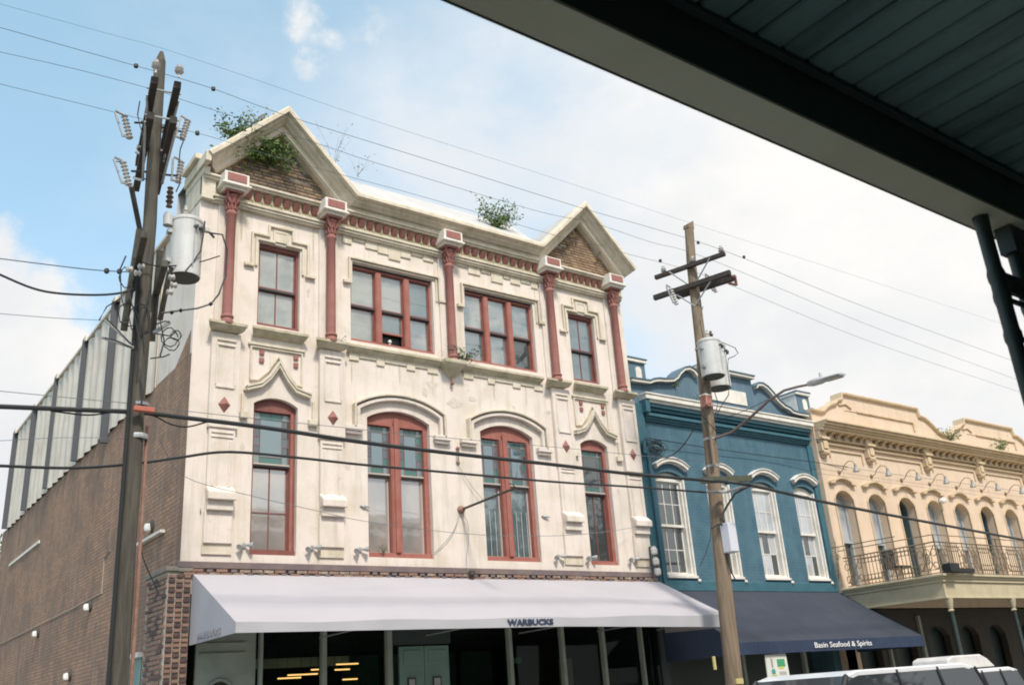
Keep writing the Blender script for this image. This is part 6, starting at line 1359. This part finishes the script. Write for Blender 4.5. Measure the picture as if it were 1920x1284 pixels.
def tree(label, base, H, R, seed, m=LEAFD, zc=0.62, n=5200, ls=0.22):
    rnd = random.Random(seed); base = Vector(base)
    t = thing('leafy_tree', label, 'tree', base)
    tr = MB(); tr.tube([base, base + Vector((0.1, 0, H * 0.3)), base + Vector((-0.1, 0.1, H * 0.55)), base + Vector((0, 0, H * 0.85))], R * 0.09, 10, R * 0.02)
    cl = []
    for k in range(16):
        a = rnd.random() * 2 * PI; e = rnd.uniform(-0.5, 1.0); rr = R * rnd.uniform(0.35, 0.85)
        c = base + Vector((math.cos(a) * rr, math.sin(a) * rr, H * zc + e * H * 0.3)); cl.append((c, R * rnd.uniform(0.25, 0.48)))
        tr.tube([base + Vector((0, 0, H * rnd.uniform(0.3, 0.6))), (base + Vector((0, 0, H * 0.5))).lerp(c, 0.6), c], R * 0.03, 5, R * 0.008)
    lf = MB()
    for k in range(n):
        c, r = cl[k % len(cl)]; d = Vector((rnd.gauss(0, 1), rnd.gauss(0, 1), rnd.gauss(0, 0.8))).normalized() * r * rnd.random() ** 0.4
        p = c + d; a = Vector((rnd.gauss(0, 1), rnd.gauss(0, 1), rnd.gauss(0, 0.6))).normalized(); bb_ = a.orthogonal().normalized(); L_ = ls * rnd.uniform(0.6, 1.3)
        lf.add([p - a * L_ * 0.5, p + bb_ * L_ * 0.25, p + a * L_ * 0.5, p - bb_ * L_ * 0.25], [(0, 1, 2, 3)])
    tr.build('trunk', STEM, t); lf.build('crown', m, t)
tree('dark green tree beyond the far end of the brick flank', (5.6, 22.0, 0), 9.3, 2.2, 21, LEAF)
tree('leafy tree beyond the pink building, reflected in the right window', (29.5, -21, 0), 12, 4.5, 22, LEAFD, n=4200, ls=0.35)

# ------------------------------------------------------------------ vehicles
def car(label, x0, y0, L, W, H, m, hood=0.30, tail=0.10, group='parked vehicles', name='parked_car', rails=False, wash=0.0, bed=False):
    """side view profile, tumblehome above the belt; x0 is the front bumper, the car points to -x"""
    z0 = -0.14; belt = H * 0.60
    t = thing(name, label, 'car' if not bed else 'pickup truck', (x0 + L / 2, y0, z0), group)
    body = [(0.02, 0.32), (0.0, 0.55), (0.05, 0.80), (L * hood * 0.95, belt), (L * (1 - 0.02), belt + 0.03), (L, belt - 0.25), (L - 0.02, 0.34), (L - 0.1, 0.26), (0.1, 0.24)]
    b = MB()
    for s, wy in ((0, W / 2),):
        b.prism([(x0 + x, z0 + z) for x, z in body], y0 - W / 2, y0 + W / 2)
    bo = b.build('body', m, t, bevel=0.05)
    ro0, ro1 = (hood + 0.15) * L, (1 - tail) * L
    if bed: ro1 = hood * L + 0.52 * L * 0.75
    gh = [(L * hood, belt - 0.02), (ro0, H - 0.05), (ro0 + 0.25, H), (ro1 - 0.3, H), (ro1, H - 0.06), (ro1 + (0.12 if not bed else 0.05) * 2, belt - 0.02)]
    inset = 0.16; vs = []
    for k, (x, z) in enumerate(gh):
        yi = W / 2 - 0.05 - inset * max(0, (z - belt) / (H - belt)); vs += [(x0 + x, y0 - yi, z0 + z), (x0 + x, y0 + yi, z0 + z)]
    nn = len(gh); fs = [(2 * i, 2 * i + 1, 2 * i + 3, 2 * i + 2) for i in range(nn - 1)] + [tuple(range(0, 2 * nn, 2)), tuple(range(2 * nn - 1, 0, -2))]
    g = MB().add(vs, fs).build('cabin_glass', CARG, t, bevel=0.02)
    rf = [(x, z + 0.012) for x, z in gh[1:5]]; vs = []
    for x, z in rf:
        yi = W / 2 - 0.05 - inset; vs += [(x0 + x, y0 - yi - 0.01, z0 + z), (x0 + x, y0 + yi + 0.01, z0 + z), (x0 + x, y0 - yi - 0.02, z0 + z - 0.085), (x0 + x, y0 + yi + 0.02, z0 + z - 0.085)]
    fs = []
    for i in range(3): fs += [(4 * i, 4 * i + 1, 4 * i + 5, 4 * i + 4), (4 * i, 4 * i + 4, 4 * i + 6, 4 * i + 2), (4 * i + 1, 4 * i + 3, 4 * i + 7, 4 * i + 5), (4 * i + 2, 4 * i + 6, 4 * i + 7, 4 * i + 3)]
    fs += [(0, 2, 3, 1), (12, 13, 15, 14)]
    MB().add(vs, fs).build('roof', m, t, bevel=0.02)
    for s in (-1, 1):
        for i, j in ((0, 1), (5, 4)):
            MB().tube([(x0 + gh[i][0], y0 + s * (W / 2 - 0.05), z0 + gh[i][1]), (x0 + gh[j][0], y0 + s * (W / 2 - 0.05 - inset), z0 + gh[j][1])], 0.035, 6).build('roof_pillar', BLACK, t)
        for f in (0.36, 0.68): 
            xm = ro0 + (ro1 - ro0) * f; MB().tube([(x0 + xm, y0 + s * (W / 2 - 0.045), z0 + belt), (x0 + xm, y0 + s * (W / 2 - 0.05 - inset), z0 + H - 0.02)], 0.03, 6).build('roof_pillar', BLACK, t)
        for xw in (0.19, 0.80):
            c = (x0 + L * xw, y0 + s * (W / 2 - 0.10), z0 + 0.33)
            wv = MB().lathe((c[0], c[1] - 0.11, c[2]), [(0.20, 0), (0.31, 0.0), (0.34, 0.04), (0.34, 0.18), (0.31, 0.22), (0.20, 0.22)], 20, (0, 1, 0)).build('wheel', BLACK, t, smooth=True)
            MB().lathe((c[0], c[1] - 0.115, c[2]), [(0.0, 0.02), (0.2, 0), (0.2, 0.23), (0, 0.21)], 14, (0, 1, 0)).build('rim', SILVER, wv)
        b = MB(); b.obox((x0 + L * hood + 0.45, y0 + s * (W / 2 + 0.08), z0 + belt + 0.10), ((1, 0, 0), (0, 1, 0), (0, 0, 1)), 0.06, 0.10, 0.07); b.build('wing_mirror', m, t, bevel=0.02)
        MB().box(x0 + 0.0, x0 + 0.10, y0 + s * (W / 2 - 0.35) - 0.16, y0 + s * (W / 2 - 0.35) + 0.16, z0 + 0.62, z0 + 0.76).build('headlight', GLOBE, t)
        MB().box(x0 + L - 0.06, x0 + L + 0.012, y0 + s * (W / 2 - 0.2) - 0.12, y0 + s * (W / 2 - 0.2) + 0.12, z0 + 0.75, z0 + 0.92).build('tail_light', mat('tail_red', (0.4, 0.02, 0.02), 0.3), t)
        if rails: MB().tube([(x0 + ro0 + 0.3, y0 + s * (W / 2 - 0.30), z0 + H + 0.015), (x0 + ro0 + 0.4, y0 + s * (W / 2 - 0.30), z0 + H + 0.055), (x0 + ro1 - 0.5, y0 + s * (W / 2 - 0.30), z0 + H + 0.055), (x0 + ro1 - 0.4, y0 + s * (W / 2 - 0.30), z0 + H + 0.015)], 0.016, 6).build('roof_rail', CHROME, t)
    if bed:
        MB().box(x0 + ro1 + 0.35, x0 + L - 0.12, y0 - W / 2 + 0.12, y0 + W / 2 - 0.12, z0 + belt + 0.03, z0 + belt + 0.035).build('cargo_bed', BLACK, t)
    return t
car('dark estate car in the near lane, sky reflection painted as its pale roof', 9.55, -7.4, 5.0, 1.9, 1.78, CARS, hood=0.16, tail=0.06)  # pale paint stands in for the sky reflected on its glossy roof
car('silver saloon parked by the kerb under a white roof box', 16.3, -5.0, 4.7, 1.8, 1.66, CARS, hood=0.24, tail=0.14)
RB = thing('roof_box', 'white mottled roof box lying on the silver saloon', 'roof box', (19.2, -5.0, 1.53))
MB().prism([(18.30, 1.535), (18.36, 1.76), (18.55, 1.81), (19.6, 1.81), (19.85, 1.72), (20.1, 1.56), (20.05, 1.535)], -5.4, -4.6).build('shell', mat('roof_box_white', (0.62, 0.60, 0.58), 0.5, (0.45, 0.42, 0.42), 3, 0.6), RB, bevel=0.05)
MB().box(18.3, 20.1, -5.45, -4.55, 1.52, 1.54).build('base_rail', BLACK, RB)
